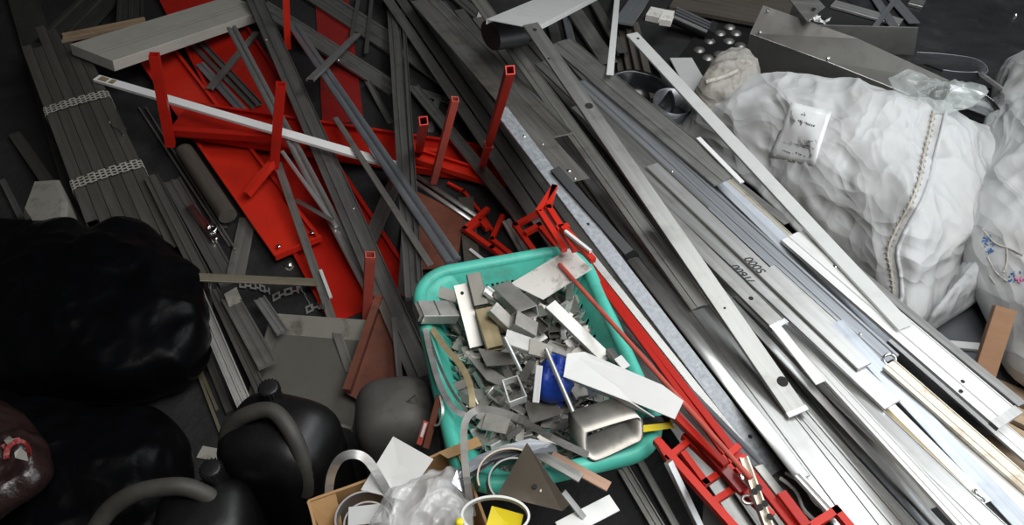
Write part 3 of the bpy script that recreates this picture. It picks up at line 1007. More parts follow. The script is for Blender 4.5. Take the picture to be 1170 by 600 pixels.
# bundle: six deep slats on edge, strapped twice
ZB, HB, PITCH_B = .15, .075, .035
ba, bb_ = P(57, 44, ZB), P(170, 312, ZB)
bd = (bb_ - ba).normalized(); bn = Vector((bd.y, -bd.x, 0)) * (1 if bd.y > 0 else -1)
for i, (y0, y1, nm) in enumerate(((52, 252, 'outermost'), (54, 254, 'second'), (30, 256, 'third'), (34, 262, 'fourth'), (48, 270, 'fifth'), (62, 282, 'sixth'))):
    o_ = bn * (PITCH_B * (i - 2.5))

    def at_row(y):
        lo, hi = -.4, 1.2
        for _ in range(40):
            m_ = (lo + hi) / 2
            if proj(ba.lerp(bb_, m_) + o_)[1] < y: lo = m_
            else: hi = m_
        return proj(ba.lerp(bb_, lo) + o_)[:2]
    B(nm + ' slat of the tall strapped bundle, counted from the dark edge', at_row(y0), at_row(y1), 10, HB * 1000, 'olive', 'tube', W=.0336, group='slats of the strapped bundle', z=(ZB, ZB))


def strap(row, label):
    lo, hi = 0., 1.
    for _ in range(40):
        m_ = (lo + hi) / 2
        if proj(ba.lerp(bb_, m_))[1] < row: lo = m_
        else: hi = m_
    c = ba.lerp(bb_, lo)
    w2 = PITCH_B * 3 + .004
    z = Vector((0, 0, 1))
    path = [c - bn * w2 - z * .07, c - bn * w2 - z * .035, c - bn * w2 - z * .004, c - bn * (w2 - .004) + z * .005]
    path += [c + bn * (w2 * t) + z * (.006 + .004 * math.cos(t * 1.5)) for t in (-.6, -.2, .2, .6)]
    path += [c + bn * (w2 - .004) + z * .005, c + bn * w2 - z * .004, c + bn * w2 - z * .05]
    o = build('perforated_strap', perforated(path, bd, .05, .0052), M_['dust_pale'], fix=False, do_splat=False)
    thicken(o, .001)
    return tag(o, label, 'strap')


strap(118, 'perforated foil strap round the bundle, the one nearer its far end')
strap(200, 'perforated foil strap round the bundle, the one just above the black bag')
mb = MB().tube(drape(smooth_pts([(124, 138), (130, 145), (137, 149), (142, 156)], 5), .006), .0022, 6)
o = build('metal_wire', mb, M_['bright']); tag(o, 'short bright wire end sticking out beside the strapped bundle', 'wire')
B('dark grey bar below the strapped bundle, running to the flat beige bar', (196, 205), (262, 322), 22, 20, 'alu_dark', 'rib')
B('wide grey flat bar running beside the strapped bundle to the beige bar', (172, 200), (232, 318), 18, 25, 'olive', 'step')
B('short upright grey-brown flat bar just outside the red tray corner', (283, 248), (268, 318), 20, 12, 'alu_brown', 'flat')
B('greenish grey short bracket near the red tray edge', (234, 205), (252, 262), 16, 20, 'olive', 'angle')
for a, b, l in (((158, 122), (262, 280), 'thin dark rod running beside the red tray, nearer the bundle'), ((166, 122), (268, 283), 'thin dark rod running beside the red tray, nearer the tray')):
    B(l, a, b, 2.5, 5, 'alu_dull', 'round', 'metal_rod', 'rod')
b_ = B('bright chromed short bracket with a round eye beside the strapped bundle', (215, 232), (246, 272), 9, 14, 'chrome', 'up', 'chrome_bracket', 'bracket')
build('eye', MB().lathe([(.018, 0), (.018, .006), (.01, .006), (.01, 0)], P(242, 262, b_.zb + .002), (0, -.2, 1), 18), M_['chrome'], b_.o)
B('dark brown padded roll lying against the red tray edge', (208, 165), (258, 240), 22, 50, 'wood_brown', 'round', 'padded_roll', 'roll')
# ---- red trays
r2 = B('long lower red metal tray, ending in an upright post beside the rusty plate', (205, -30), (428, 345), 84, 22, 'red', 'tray', 'red_tray', 'tray')
B('dark red flat panel hanging in at the top edge beside the red post', (378, -14), (392, 140), 42, 4, 'red_dark', 'flat', 'red_sheet', 'sheet')
B('dark grey hairpin strip, outer arm, under the pale grey beam', (213, 44), (290, 122), 6, 8, 'alu_dark', 'round', 'bent_strip', 'strip')
B('dark grey hairpin strip, inner arm, under the pale grey beam', (222, 40), (296, 118), 7, 10, 'alu_dark', 'up', 'bent_strip', 'strip')
B('dark ribbed bar passing under the hairpin strip', (228, 72), (290, 140), 10, 12, 'alu_dkblue', 'dbl')
r1 = B('long red metal tray, the upper one, its folded end held by two silver screws', (168, 46), (341, 282), 48, 18, 'red_bright', 'tray', 'red_tray', 'tray')
mb = MB().box(r1.B - r1.u * .004, .006, r1.W, .02, (r1.d, r1.n, r1.u)); build('end_flange', mb, M_['red_bright'], r1.o)
for x, y in ((318, 281), (360, 264)):
    screw(r1, x, y, .008, M_['bright'])
# the pale beam
pb_ = B('long pale grey box beam lying over the far ends of the red trays', (104, 60), (283, 3), 34, 40, 'putty', 'flat', 'pale_beam', 'beam')
for s_ in (-.12, -.02):
    build('groove', MB().beam(pb_.A + pb_.n * (pb_.W * s_), pb_.B + pb_.n * (pb_.W * s_), .0022, .001), M_['dust_mid'], pb_.o)
B('thin light stick crossing the upper red tray', (238, 101), (293, 36), 7, 10, 'alu_dull', 'down', 'metal_stick')
# ---- grey bars behind the red frame
B('dark bar running under the three broad bars beyond the tall upright bar', (446, 0), (582, 138), 16, 20, 'alu_dark', 'rib')
B('broad dark grey bar with slots, under the main stack near the far end', (470, -20), (650, 160), 20, 22, 'alu_dull', 'rib')
B('dark bar beside the slotted broad bar at the far end of the stack', (505, -20), (690, 140), 14, 22, 'alu_dark', 'step')
B('broad grey bar entering at the top edge and passing under the tall upright bar', (340, -20), (474, 66), 22, 22, 'alu_dull', 'rib')
b_ = B('grey bar with two bright screws, below the broad bar at the top edge', (298, 5), (452, 102), 17, 20, 'alu_dull', 'rib')
screw(b_, 385, 59, .008); screw(b_, 386, 68, .008)
B('thin bar continuing past the tall upright bar towards a red post', (455, 96), (518, 116), 7, 10, 'alu', 'flat')
B('pale grey bar with a bent end crossing towards the leaning red post', (461, 56), (580, 142), 17, 18, 'alu', 'flat')
B('dark thin bar leaning up to the top edge behind the tall upright bar', (410, -5), (402, 40), 5, 10, 'alu_dark', 'flat')
B('dark tangled thin bar near the top edge beside the tall upright bar', (425, -8), (418, 60), 5, 10, 'alu_dark', 'round')
B('small dark bar below the bar with two screws', (420, 92), (446, 140), 7, 10, 'alu_dark', 'up')
B('short silver bar standing behind the red beam near the tall upright bar', (500, 112), (492, 150), 7, 10, 'alu', 'up')
B('dark bar leaning under the thin brownish bar beside the broad bar', (452, 205), (422, 275), 16, 14, 'alu_dark', 'rib')
B('grey bar running down to the crate beneath the thin brownish bar', (466, 250), (462, 335), 14, 14, 'alu_dull', 'rib')
B('narrow brown wooden board behind the red brackets and the crate', (532, 225), (540, 306), 18, 18, 'wood_brown', 'flat', 'wooden_board', 'board')
plate('rust_panel', 'reddish brown rusty sheet behind the silver rods near the crate', 'sheet', [(470, 215), (530, 246), (522, 305), (478, 308)], M_['rust'], 3)
B('upper of two dark round rods lying over the rusty sheet', (470, 196), (548, 248), 6, 9, 'alu_dull', 'pipe', 'metal_rod', 'rod')
B('lower of two round rods lying over the rusty sheet', (474, 207), (544, 254), 5, 8, 'alu_light', 'pipe', 'metal_rod', 'rod')
# ---- the red frame: beam first
fr = B('x', (200, 131), (577, 187), 40, 25, 'red', 'tray', 'beam')
# hung under one empty so that all of it is one thing
fe = empty('red_framework', fr.A.lerp(fr.B, .5), 'long red welded frame with upright posts, lying across the trays and the stack', 'frame')
def adopt(o, parent):
    for k in ('label', 'category', 'group'):
        if k in o: del o[k]
    o.parent = parent
    o.matrix_local = FRAME[parent.name].inverted() @ FRAME[o.name]
adopt(fr.o, fe)
tag(fr.o, 'wide channel-shaped red beam')
zr = fr.za
rail = [P(198, 150, zr + .02), P(318, 158, zr + .02)]
build('rail', MB().beam(rail[0], rail[1], .025, .025), M_['red'], fe)
b_ = B('x', (478, 176), (578, 207), 15, 20, 'red_bright', 'tray', 'rail'); adopt(b_.o, fe)
B('grey bar crossing over the red frame beside the leaning red post', (472, 98), (607, 262), 13, 16, 'alu_dull', 'rib')
B('light brownish grey flat bar between the leaning red post and the stack', (543, 132), (612, 250), 12, 16, 'alu', 'flat')
B('pale bar with bent end just beside the red bracket loop', (566, 150), (628, 252), 9, 16, 'alu_dull', 'step')
# ---- the long bars from far to near across the red trays
B('pair-grooved grey bar running beside the broad bar down to the crate corner', (264, 30), (470, 420), 13, 16, 'alu', 'dbl')
B('silver rod lying beside the pair-grooved bar over the lower red tray', (322, 172), (384, 258), 5, 8, 'alu_light', 'round', 'metal_rod', 'rod')
B('thin grey strip beside the silver rod over the lower red tray', (338, 228), (380, 252), 5, 6, 'alu_dull', 'flat')
m4 = B('broadest long grey box bar running from the top edge to the crate corner', (289, -8), (483, 430), 23, 28, 'alu_dull', 'step')
screw(m4, 302, 46, .006, M_['tan']); screw(m4, 404, 238, .004)
ws = B('thin white-painted stick with a brown paper smudge, crossing the red frame', (110, 88), (456, 189), 9, 12, 'white_clean', 'tube', 'white_stick', 'stick')
mb = MB()
for t0, t1 in ((.012, .042), (.05, .068)):
    mb.box(ws.A.lerp(ws.B, (t0 + t1) / 2) + ws.u * .0004, (ws.B - ws.A).length * (t1 - t0), ws.W * .7, .0008, (ws.d, ws.n, ws.u))
build('brown_smudge', mb, M_['tan'], ws.o)
m6 = B('tall upright-looking grey bar with a dark side groove, crossing the red frame', (447, -14), (474, 338), 16, 26, 'alu_dull', 'step')
B('narrow dark bar close beside the tall grooved bar', (459, -12), (480, 320), 5, 14, 'alu_dark', 'up')
B('thin brownish flat bar running over the white stick to the crate rim', (383, 134), (492, 303), 7, 10, 'alu_brown', 'angle')
B('twin-ridged blue-grey bar running over the white stick to the crate rim', (335, 28), (518, 297), 14, 16, 'alu_blue', 'dbl')
B('bent silver rod with a bright cut end near the top edge', (354, 90), (408, 38), 7, 10, 'alu', 'down', 'metal_stick')
B('narrow brown bar crossing the end of the upper red tray', (317, 186), (400, 424), 10, 14, 'alu_brown', 'angle')
B('thin white splinter beside the narrow brown bar on the lower red tray', (366, 308), (378, 340), 4, 6, 'offwhite', 'flat', 'white_strip', 'strip')
B('small white rod sticking out above the crate rim', (537, 284), (560, 302), 4, 6, 'white', 'round', 'white_rod', 'rod')
# ---- posts of the frame, standing free
def post(base, top, zb, parent, m='red_bright', w=.024, name='post'):
    a, b = upright(base, top, zb)
    return build(name, MB().beam(a, b, w, w, True), M_[m], parent), a, b
post((195, 166), (176, 62), zr, fe, 'red', .03)
_, a, b = post((313, 192), (321, 96), zr, fe, 'red', .03)
build('brace', MB().beam(a.lerp(b, .1), P(282, 222, r1.za * .3 + r1.zb * .7 + .02), .022, .022), M_['red_bright'], fe)
# upright post at the end of the lower tray, lone post at the top edge
_, a, b = post((419, 362), (423, 291), r2.zb + .004, r2.o, 'red_faded', .026)
b0, t0 = upright((329, 55), (326, -22), hm(329, 55) + .01)
o = build('red_post', MB().beam(b0, t0, .026, .026), M_['red_bright']); tag(o, 'lone red square post at the top edge beside the broadest grey bar', 'post')
# ---- floor trays and foil-ended bundle
B('flat beige bar lying across the foil-ended bars', (228, 316), (362, 322), 11, 8, 'tan', 'flat', z=(.15, .15)) if 0 else None
tr = [P(x, y, z) for x, y, z in ((319, 382, .02), (420, 390, .02), (402, 492, .007), (286, 470, .007))]
mb = MB().slab(tr, .004)
o = build('dusty_tray', mb, M_['dust_tray']); tag(o, 'dusty grey metal tray lying behind the black jerrycans', 'tray')
mb = MB().slab([tr[0], tr[1], P(424, 366, .055), P(311, 358, .055)], .004); build('back_lip', mb, M_['dust_mid'], o)
mb = MB().slab([tr[0], tr[3], P(280, 466, .035), P(311, 358, .055)], .004); build('side_lip', mb, M_['dust_tray'], o)
mb = MB().beam(tr[3] + Vector((.1, 0, 0)), tr[2], .008, .02); build('front_lip', mb, M_['dust_mid'], o)
rt = [P(x, y, z) for x, y, z in ((434, 342, .075), (456, 358, .065), (453, 438, .045), (412, 459, .045), (397, 450, .05))]
o = build('rusty_tray', MB().slab(rt, .004), M_['rust']); tag(o, 'rusty red-brown folded plate beside the crate', 'plate')
build('folded_lip', MB().beam(rt[0] + Vector((0, 0, .01)), rt[4] + Vector((0, 0, .01)), .02, .02), M_['rust'], o)
B('grey thin bar lying beside the rusty plate towards the black can', (450, 362), (458, 448), 7, 10, 'alu', 'flat')
foil = []
for a, b, w, m, l in (((213, 350), (262, 470), 9, 'olive', 'thin outer foil-ended bar nearest the black bag'), ((221, 326), (286, 478), 18, 'alu_dull', 'ribbed grey bar with a foil wrapped end'), ((243, 330), (300, 450), 13, 'olive', 'dark smooth bar beside the ribbed foil-ended bar'),
                      ((262, 338), (305, 415), 22, 'dull_plate', 'silvery rolled bar with a pale taped end'), ((296, 340), (322, 378), 14, 'alu', 'short bar with a holed foil end above the dusty tray')):
    foil.append(B(l, a, b, w, 22, m, 'rib' if w > 12 else 'flat'))
for (x0, y0, x1, y1), l in (((214, 322, 242, 330), 'holed foil wrap on the ribbed grey bar'), ((274, 326, 309, 334), 'holed foil wrap on the short bar above the dusty tray'), ((312, 342, 342, 332), 'loose strip of holed foil under the red tray end'), ((342, 328, 356, 352), 'loose holed foil strip hanging beside the narrow brown bar'), ((350, 356, 372, 350), 'scrap of holed foil just above the tray lip')):
    path = drape([(x0 + (x1 - x0) * k / 5, y0 + (y1 - y0) * k / 5 - 2 * math.sin(k / 5 * math.pi)) for k in range(6)], .006)
    o = build('perforated_foil', perforated(path, Vector((.3, -.95, .1)), .032 if x1 - x0 > 20 else .02, .0055), M_['alu_light'], fix=False, do_splat=False); thicken(o, .001); tag(o, l, 'foil')
path = drape([(256, 340), (274, 328), (276, 346)], .004)
o = plate('pale_tape', 'piece of pale holed tape on the silvery rolled bar', 'tape', [(256, 336), (270, 328), (277, 344), (262, 351)], M_['dust_pale'], 1)
B('flat beige bar lying across the foil-ended bars', (228, 316), (362, 322), 9, 10, 'tan_dark', 'flat')
for a, b, l in (((216, 392), (248, 468), 'thin dull strip hanging below the foil-ended bars near the black bag'), ((224, 420), (256, 505), 'second thin dull strip below the foil-ended bars, longer'), ((214, 372), (226, 410), 'short thin strip at the edge of the black bag')):
    B(l, a, b, 4, 6, 'tan_dark', 'flat', 'metal_strip', 'strip')
mb = MB().lathe([(.012, 0), (.014, .01), (.006, .016), (.001, .017)], P(330, 304, .12), (.3, -.5, .6), 10)
o = build('wing_nut', mb, M_['bright']); tag(o, 'small bright nut under the red tray end', 'nut')
# ------------------------------------------------------------------ the main stack of long bars, and the white panel and roll at its far end
B('thin pale stick at the top edge left of the black roll', (556, -10), (547, 20), 5, 8, 'offwhite', 'flat', 'pale_stick', 'stick')
S = []
_B = B
def B(label, a, b, w, h, *k, **q):
    return _B(label, a, b, w * 1.15, h * .55, *k, **q)


for k in range(13):
    t = k / 12
    B('grey bar low in the stack, seen only in gaps between the upper bars', (420 + 250 * t, -35 + 110 * t), (880 + 250 * t, 640 - 80 * t), 11.5, 12, ('alu_dull', 'alu_dark', 'alu_dull')[k % 3], ('flat', 'rib', 'flat')[k % 3], group='bars at the bottom of the stack')
B('dull narrow bar behind the thin beige edge bar', (768, 150), (900, 255), 7, 22, 'alu_dull', 'angle')
s19 = B('thin beige edge bar along the upper side of the stack', (770, 150), (1012, 370), 8, 26, 'alu_cream', 'step')
B('grey side bar closing the stack along the sack', (935, 272), (1168, 462), 8, 32, 'alu', 'angle')
s18 = B('light blue-grey bar running from the far side to the bar ends', (756, 150), (1030, 400), 16, 24, 'alu_blue', 'flat')
B('thin dark gap-filling bar between the ribbed bar and the light blue bar', (770, 160), (1000, 385), 7, 14, 'alu_dkblue', 'flat')
s17 = B('dark blue-grey ribbed bar ending at a silver ring', (664, 92), (1016, 412), 19, 22, 'alu_dkblue', 'rib')
screw(s17, 983, 382, .004); screw(s17, 768, 196, .004)
B('broad grey bar at the upper far side of the stack', (640, 47), (830, 205), 22, 22, 'alu_dull', 'step')
B('dark grey bar just inside the broad bar at the far side of the stack', (620, 70), (800, 240), 16, 18, 'alu_dark', 'rib')
B('grey bar between the drilled bar and the dark ribbed bar', (660, 120), (860, 300), 14, 20, 'alu_dull', 'flat')
B('dull grey bar that the silver ring end covers', (880, 305), (1050, 460), 13, 18, 'alu', 'step')
B('white-faced bar that carries the light blue bar on to the edge', (1022, 385), (1210, 548), 16, 20, 'alu_white', 'step')
B('cream bar at the bar ends, the lower of the two', (1040, 448), (1200, 605), 15, 20, 'alu_white', 'angle')
B('blue-grey smooth bar beside the pointed white bar', (955, 368), (1200, 632), 17, 22, 'alu_blue', 'flat')
s23 = B('cream bar with brown stains, the upper of the two', (1016, 415), (1200, 576), 15, 22, 'alu_cream', 'step')
ring = MB().tube([P(1016, 411, s17.zb + .012) + Vector((.014 * math.cos(t * math.pi / 6), .008 * math.sin(t * math.pi / 6), .010 * math.sin(t * math.pi / 6))) for t in range(12)], .004, 8, closed=True)
build('ring', ring, M_['bright'], s17.o)
s26 = B('pointed white bar with a hooked end over the beige strip', (920, 372), (1123, 576), 17, 20, 'alu_white', 'angle')
build('hook', MB().tube([s26.B + s26.d * (.004 * k - .03) + s26.u * (.018 * math.sin(k * .5)) + s26.n * (.008 * math.cos(k)) for k in range(8)], .004, 8), M_['bright'], s26.o)
B('narrow beige strip between the big white bar and the pointed white bar', (965, 420), (1160, 615), 6, 26, 'tan', 'flat', 'beige_strip', 'strip')
s13 = B('big white bar with a small screw hole near the lower edge', (930, 420), (1165, 640), 24, 24, 'alu_white', 'flat')
hole(s13, 1072, 569, .005)
B('broad grey-white bar passing beneath the pointed white bar', (850, 335), (1170, 640), 24, 18, 'alu_light', 'step')
B('bright narrow bar above the slim tube, running to the lower edge', (893, 372), (1120, 618), 12, 24, 'alu_white', 'step')
B('slim bright tube running under the drilled bar end towards the lower edge', (826, 334), (1085, 612), 8, 14, 'alu_white', 'round')
B('dark brush strip lying in a groove near the lower edge', (985, 520), (1068, 612), 7, 12, 'alu_dkblue', 'flat', 'brush_strip', 'strip')
B('light grey bar beside the dark brush strip', (905, 452), (1085, 650), 13, 22, 'alu_light', 'rib')
s29 = B('pale bar starting below the drilled bar end', (903, 470), (1060, 660), 13, 26, 'alu_white', 'step')
hole(s29, 1022, 592, .004)
s10 = B('grey bar close to the red bracket at the lower edge', (885, 480), (1010, 640), 14, 20, 'alu_light', 'step')
B('dull grey bar running under the drilled bar towards the lower edge', (700, 220), (1055, 640), 16, 18, 'alu', 'rib')
B('ribbed grey bar lying below the crossing drilled bar', (655, 190), (960, 585), 14, 18, 'alu_dull', 'dbl')
B('wide dull aluminium bar under the crossing drilled bar', (618, 118), (1010, 640), 27, 22, 'alu', 'step')
s16 = B('darker grey flat bar with black handwriting', (712, 178), (1020, 462), 16, 20, 'alu', 'flat')
s15 = B('pale flat bar with black handwriting, next to the darker written bar', (745, 188), (988, 418), 13, 22, 'alu_mid', 'flat')
B('dull grey bar just above the spangled flat bar at its far end', (540, -10), (800, 350), 15, 20, 'alu_brown', 'step')
B('dull broad bar beneath the far end of the stack next to the leaning red post', (470, -22), (640, 154), 18, 20, 'alu_brown', 'rib')
s7 = B('brownish bar with a torn screwed end beside the black strip', (478, 0), (661, 206), 16, 18, 'alu_brown', 'down')
screw(s7, 650, 195, .007); screw(s7, 620, 165, .004); screw(s7, 657, 204, .004)
B('dark red-smeared bar beside the torn screwed bar', (585, 135), (640, 215), 8, 14, 'alu_dull', 'flat')
s6 = B('bright round tube lying next to the spangled flat bar', (721, 292), (919, 545), 13, 16, 'alu_light', 'pipe', 'aluminium_tube')
build('plug', MB().box(s6.A, .02, s6.W * 1.1, s6.h * .9, (s6.d, s6.n, s6.u)), M_['dull_black'], s6.o)
gv = B('spangled galvanised flat bar running down beside the red strips', (572, 124), (887, 540), 15, 22, 'galv', 'down')
hole(gv, 857, 499, .005); hole(gv, 672, 256, .004); screw(gv, 599, 156, .005)
B('black strip filling the gap beside the spangled flat bar', (634, 192), (719, 288), 10, 8, 'dull_black', 'flat', 'black_strip', 'strip')  # flat black strip laid along the dark slot beside the spangled bar
B('thin grey channel between the red strips and the spangled flat bar', (672, 288), (893, 565), 8, 14, 'alu_dull', 'flat')
B('dark bar with silver highlights between the thin red rod and the red strips', (695, 352), (866, 530), 10, 14, 'alu_dkblue', 'dbl')
B('dark bar slipping down behind the crate rim', (662, 305), (752, 448), 13, 14, 'alu_dark', 'flat')
s11 = B('drilled grey bar with a bent shiny end', (752, 235), (889, 370), 14, 22, 'alu_dull', 'down')
hole(s11, 858, 341, .006)
build('bent_end', MB().box(s11.B + s11.d * .002 - s11.u * .004, .014, s11.W * 1.15, .012, (s11.d, s11.n, s11.u)), M_['chrome'], s11.o)
s12 = B('shiny blue-white narrow bar with a cut end just past the bent shiny end', (888, 374), (938, 437), 10, 14, 'alu_white', 'dome')
s20 = B('thin white strip lifting off the stack edge near the sack', (798, 157), (848, 208), 4.5, 8, 'white', 'flat', 'white_strip', 'strip')
s22 = B('wide white channel with a notched and capped end lying on the timber', (905, 268), (1147, 474), 25, 30, 'alu_white', 'step')
for x, y in ((1100, 436), (1098, 447)):
    hole(s22, x, y, .005)
endcap(s22, 'b', .022, .0015, M_['alu_light'], 'end_cap')
screw(s22, 955, 304, .008)
s21 = B('pale narrow bar rising beyond the stack, leaning along the white sack', (722, 38), (1035, 374), 12, 22, 'offwhite', 'angle')
hole(s21, 729, 44, .006)
B('white thin stick standing on end behind the stack', (706, -12), (697, 84), 6, 10, 'white', 'flat', 'white_stick', 'stick')
_b2, B = B, _B
B('black rubber roll end at the top edge beside the white panel', (562, 26), (596, 21), 32, 90, 'dull_black', 'round', 'black_roll', 'roll')
B('broad white painted panel end leaning in at the top edge', (583, 27), (668, -12), 30, 16, 'offwhite', 'down', 'white_board', 'board')
B = _b2
s9 = B('long drilled grey bar crossing over the stack from the white panel', (606, 27), (911, 470), 17, 24, 'alu_dull', 'down')
hole(s9, 673, 121, .012); hole(s9, 894, 436, .013); hole(s9, 611, 34, .007); hole(s9, 828, 352, .003); hole(s9, 627, 67, .004)
build('bent_end', MB().box(s9.B - s9.u * .004, .012, s9.W * 1.05, .010, (s9.d, s9.n, s9.u)), M_['coil_grey'], s9.o)
# the far posts of the red frame stand clear in front of the stack
def post_clear(base, top, zb, m, w):
    a, b = upright(base, top, max(zb, hm(*base) + .012))
    need = 0
    for k in range(2, 21):
        t = k / 20
        x, y = base[0] + (top[0] - base[0]) * t, base[1] + (top[1] - base[1]) * t
        need = max(need, (hm(x, y, 2) + w - (a.z + (b.z - a.z) * t)) / t)
    if need > 0:
        b = P(top[0], top[1], b.z + need)
    build('post', MB().beam(a, b, w, w, True), M_[m], fe)
    print('POST', a, b, need)
    return a, b
zq = fr.zb
post_clear((495, 208), (520, 113), zq, 'red_faded', .022)
a, b = post_clear((479, 172), (484, 138), zq, 'red_bright', .022)
build('crosspiece', MB().beam(a, P(500, 174, a.z), .02, .02), M_['red_bright'], fe)
a, b = post_clear((551, 190), (583, 80), zq, 'red_bright', .018)
build('rib', MB().beam(a.lerp(b, .28), a.lerp(b, .34), .022, .022), M_['red_bright'], fe)
# handwriting
def write(bar_, txt, x, y, size, flip=False):
    cu = bpy.data.curves.new('handwriting', 'FONT')
    cu.body = txt; cu.size = size; cu.extrude = .0001; cu.offset = .0004; cu.shear = .25; cu.align_x = 'LEFT'; cu.align_y = 'CENTER'
    t_ = bpy.data.objects.new('handwriting', cu); COL.objects.link(t_)
    bpy.context.view_layer.update()
    me = bpy.data.meshes.new_from_object(t_.evaluated_get(bpy.context.evaluated_depsgraph_get()))
    bpy.data.objects.remove(t_)
    o = bpy.data.objects.new('handwriting', me); COL.objects.link(o)
    me.materials.clear(); me.materials.append(M_['ink'])
    p = on(bar_, x, y, .0006)
    d, u = bar_.d, bar_.u
    n = u.cross(d)
    M = Matrix(((d.x, n.x, u.x, p.x), (d.y, n.y, u.y, p.y), (d.z, n.z, u.z, p.z), (0, 0, 0, 1)))
    o.parent = bar_.o
    o.matrix_local = FRAME[bar_.o.name].inverted() @ M
    return o
write(s15, '000S', 852, 294, .031)
write(s16, '0091/', 836, 303, .029)
B = _B
print('STACK', [(round(x.za, 2), round(x.zb, 2)) for x in (gv, s7, s6, s15, s16, s17, s11, s13, s26, s18, s19, s22, s21, s9)])
# ------------------------------------------------------------------ red strips and brackets round the crate
B('flat red strip beside the spangled bar, running from the crate to the lower edge', (670, 298), (918, 615), 9, 10, 'red', 'flat', 'red_strip', 'strip')
B('second flat red strip, nearer the crate', (684, 322), (838, 530), 7, 8, 'red', 'flat', 'red_strip', 'strip')


def bent_rod(label, pts, w=.013, m='red_bright', name='red_bracket', lift=.02, hs=None, parts=()):
    """square rod bent through photograph points"""
    if hs is None:
        z = max(hm(x, y) for x, y in pts) + lift
        hs = [z] * len(pts)
    P3 = [P(x, y, z) for (x, y), z in zip(pts, hs)]
    mb = MB()
    for a, b in zip(P3, P3[1:]):
        d = (b - a).normalized() * (w * .48)
        mb.beam(a - d, b + d, w, w)
    o = build(name, mb, M_[m])
    tag(o, label, 'bracket')
    for pp, nm in parts:
        z2 = max(hs)
        mb = MB()
        q = [P(x, y, z2) for x, y in pp]
        for a, b in zip(q, q[1:]):
            mb.beam(a, b, w, w)
        build(nm, mb, M_[m], o)
    return o


bent_rod('thin red hooked rod above the brackets at the crate', [(513, 210), (530, 219), (549, 243), (562, 263)], .01, lift=.012)
bent_rod('red V-shaped bracket above the crate rim, farther from the stack', [(556, 240), (531, 262), (562, 284), (578, 296)], .015, parts=(([(536, 263), (549, 252), (557, 262)], 'inner_arm'),), lift=.02)
bent_rod('red L-shaped bracket just above the crate rim with silver strips beside it', [(574, 248), (562, 274), (592, 298)], .014, lift=.03)
for i, (a, b) in enumerate((((576, 252), (598, 292)), ((581, 250), (604, 290)))):
    B(('nearer' if i == 0 else 'farther') + ' of two silver strips standing between the red brackets at the crate', a, b, 5, 10, 'alu_light', 'flat', 'metal_strip', 'strip')
bent_rod('red corner bracket in front of the white card, its arm bent square', [(602, 266), (616, 258), (648, 296)], .015, lift=.02)
bent_rod('red bracket with a square end behind the bent corner bracket', [(614, 244), (589, 258), (612, 290)], .015, lift=.012)
bent_rod('red pointed loop bracket lying against the spangled bar', [(616, 241), (633, 215), (627, 238), (656, 284)], .014, lift=.022, parts=(([(617, 242), (645, 286)], 'inner_arm'), ([(636, 262), (650, 259)], 'cross_arm')))
bent_rod('short red bracket end at the white card corner', [(645, 262), (676, 296)], .014, lift=.03)
B('thin white strip lying beside the red loop bracket', (646, 263), (675, 286), 4, 8, 'white', 'flat', 'white_strip', 'strip')
# the red frame at the lower edge
rz = max(hm(a_[0] + (b_[0] - a_[0]) * k / 20, a_[1] + (b_[1] - a_[1]) * k / 20, 3) for a_, b_ in (((752, 506), (846, 612)), ((784, 500), (878, 588)), ((770, 474), (826, 532)), ((752, 506), (763, 524)), ((782, 520), (806, 552)), ((806, 552), (824, 540))) for k in range(21)) + .012
rf = empty('red_grid', P(800, 545, rz - .01), 'red welded grid of square rods between the crate and the bars', 'frame')
def rods(lines, nm, w=.013, dz=0., m='red_bright'):
    for pts in lines:
        mb = MB()
        q = [P(x, y, rz + dz) for x, y in pts]
        for a, b in zip(q, q[1:]):
            d = (b - a).normalized() * (w * .45)
            mb.beam(a - d, b + d, w, w)
        build(nm, mb, M_[m], rf)
rods([[(752, 506), (846, 612)], [(784, 500), (878, 588)], [(770, 474), (826, 532)]], 'rail', .015)
rods([[(752, 506), (763, 524), (790, 502)], [(782, 520), (806, 552), (824, 540), (796, 506)], [(818, 572), (843, 556)], [(824, 528), (842, 512)], [(834, 536), (850, 524)], [(828, 518), (846, 540)]], 'crossbar', .012, .001)
mb = MB().tube([P(854, 572, rz + .014) + Vector((.010 * math.cos(t * math.pi / 7), .008 * math.sin(t * math.pi / 7), .003)) for t in range(14)], .003, 8, closed=True)
build('ring', mb, M_['alu_light'], rf)
build('screw', MB().lathe([(.007, 0), (.007, .012), (.003, .014)], P(842, 545, rz), (.4, -.4, .5), 10), M_['bright'], rf)
B('dark red flat strip under the red grid beside the crate corner', (752, 448), (850, 560), 12, 10, 'red_dark', 'flat', 'red_strip', 'strip')
B('red flat strip just inside the thin red rod by the grid', (768, 470), (830, 530), 9, 10, 'red', 'flat', 'red_strip', 'strip')
pf = B('pale perforated slotted bar at the lower edge beside the red grid', (850, 522), (890, 630), 11, 14, 'alu_cream', 'up', 'slotted_bar')
for x, y in ((872, 556), (876, 575), (868, 580), (882, 590), (862, 562)):
    hole(pf, x, y, .006)
for a, b, l in (((891, 546), (937, 598), 'white curved wire strip leaving the end of the spangled bar'), ((897, 540), (952, 588), 'second white strip leaving the end of the spangled bar')):
    z0 = hm(*a) + .02
    pts = [P(a[0] + (b[0] - a[0]) * t + 5 * math.sin(t * 6.2), a[1] + (b[1] - a[1]) * t, max(z0, hm(a[0] + (b[0] - a[0]) * t, a[1] + (b[1] - a[1]) * t) + .006)) for t in [k / 8 for k in range(9)]]
    o = build('white_wire', MB().strip(pts, (0, .5, .8), .006, .004), M_['white']); tag(o, l, 'wire')
B('grooved silver profile end beside the white wire strips', (912, 542), (956, 590), 10, 14, 'alu_light', 'dbl')
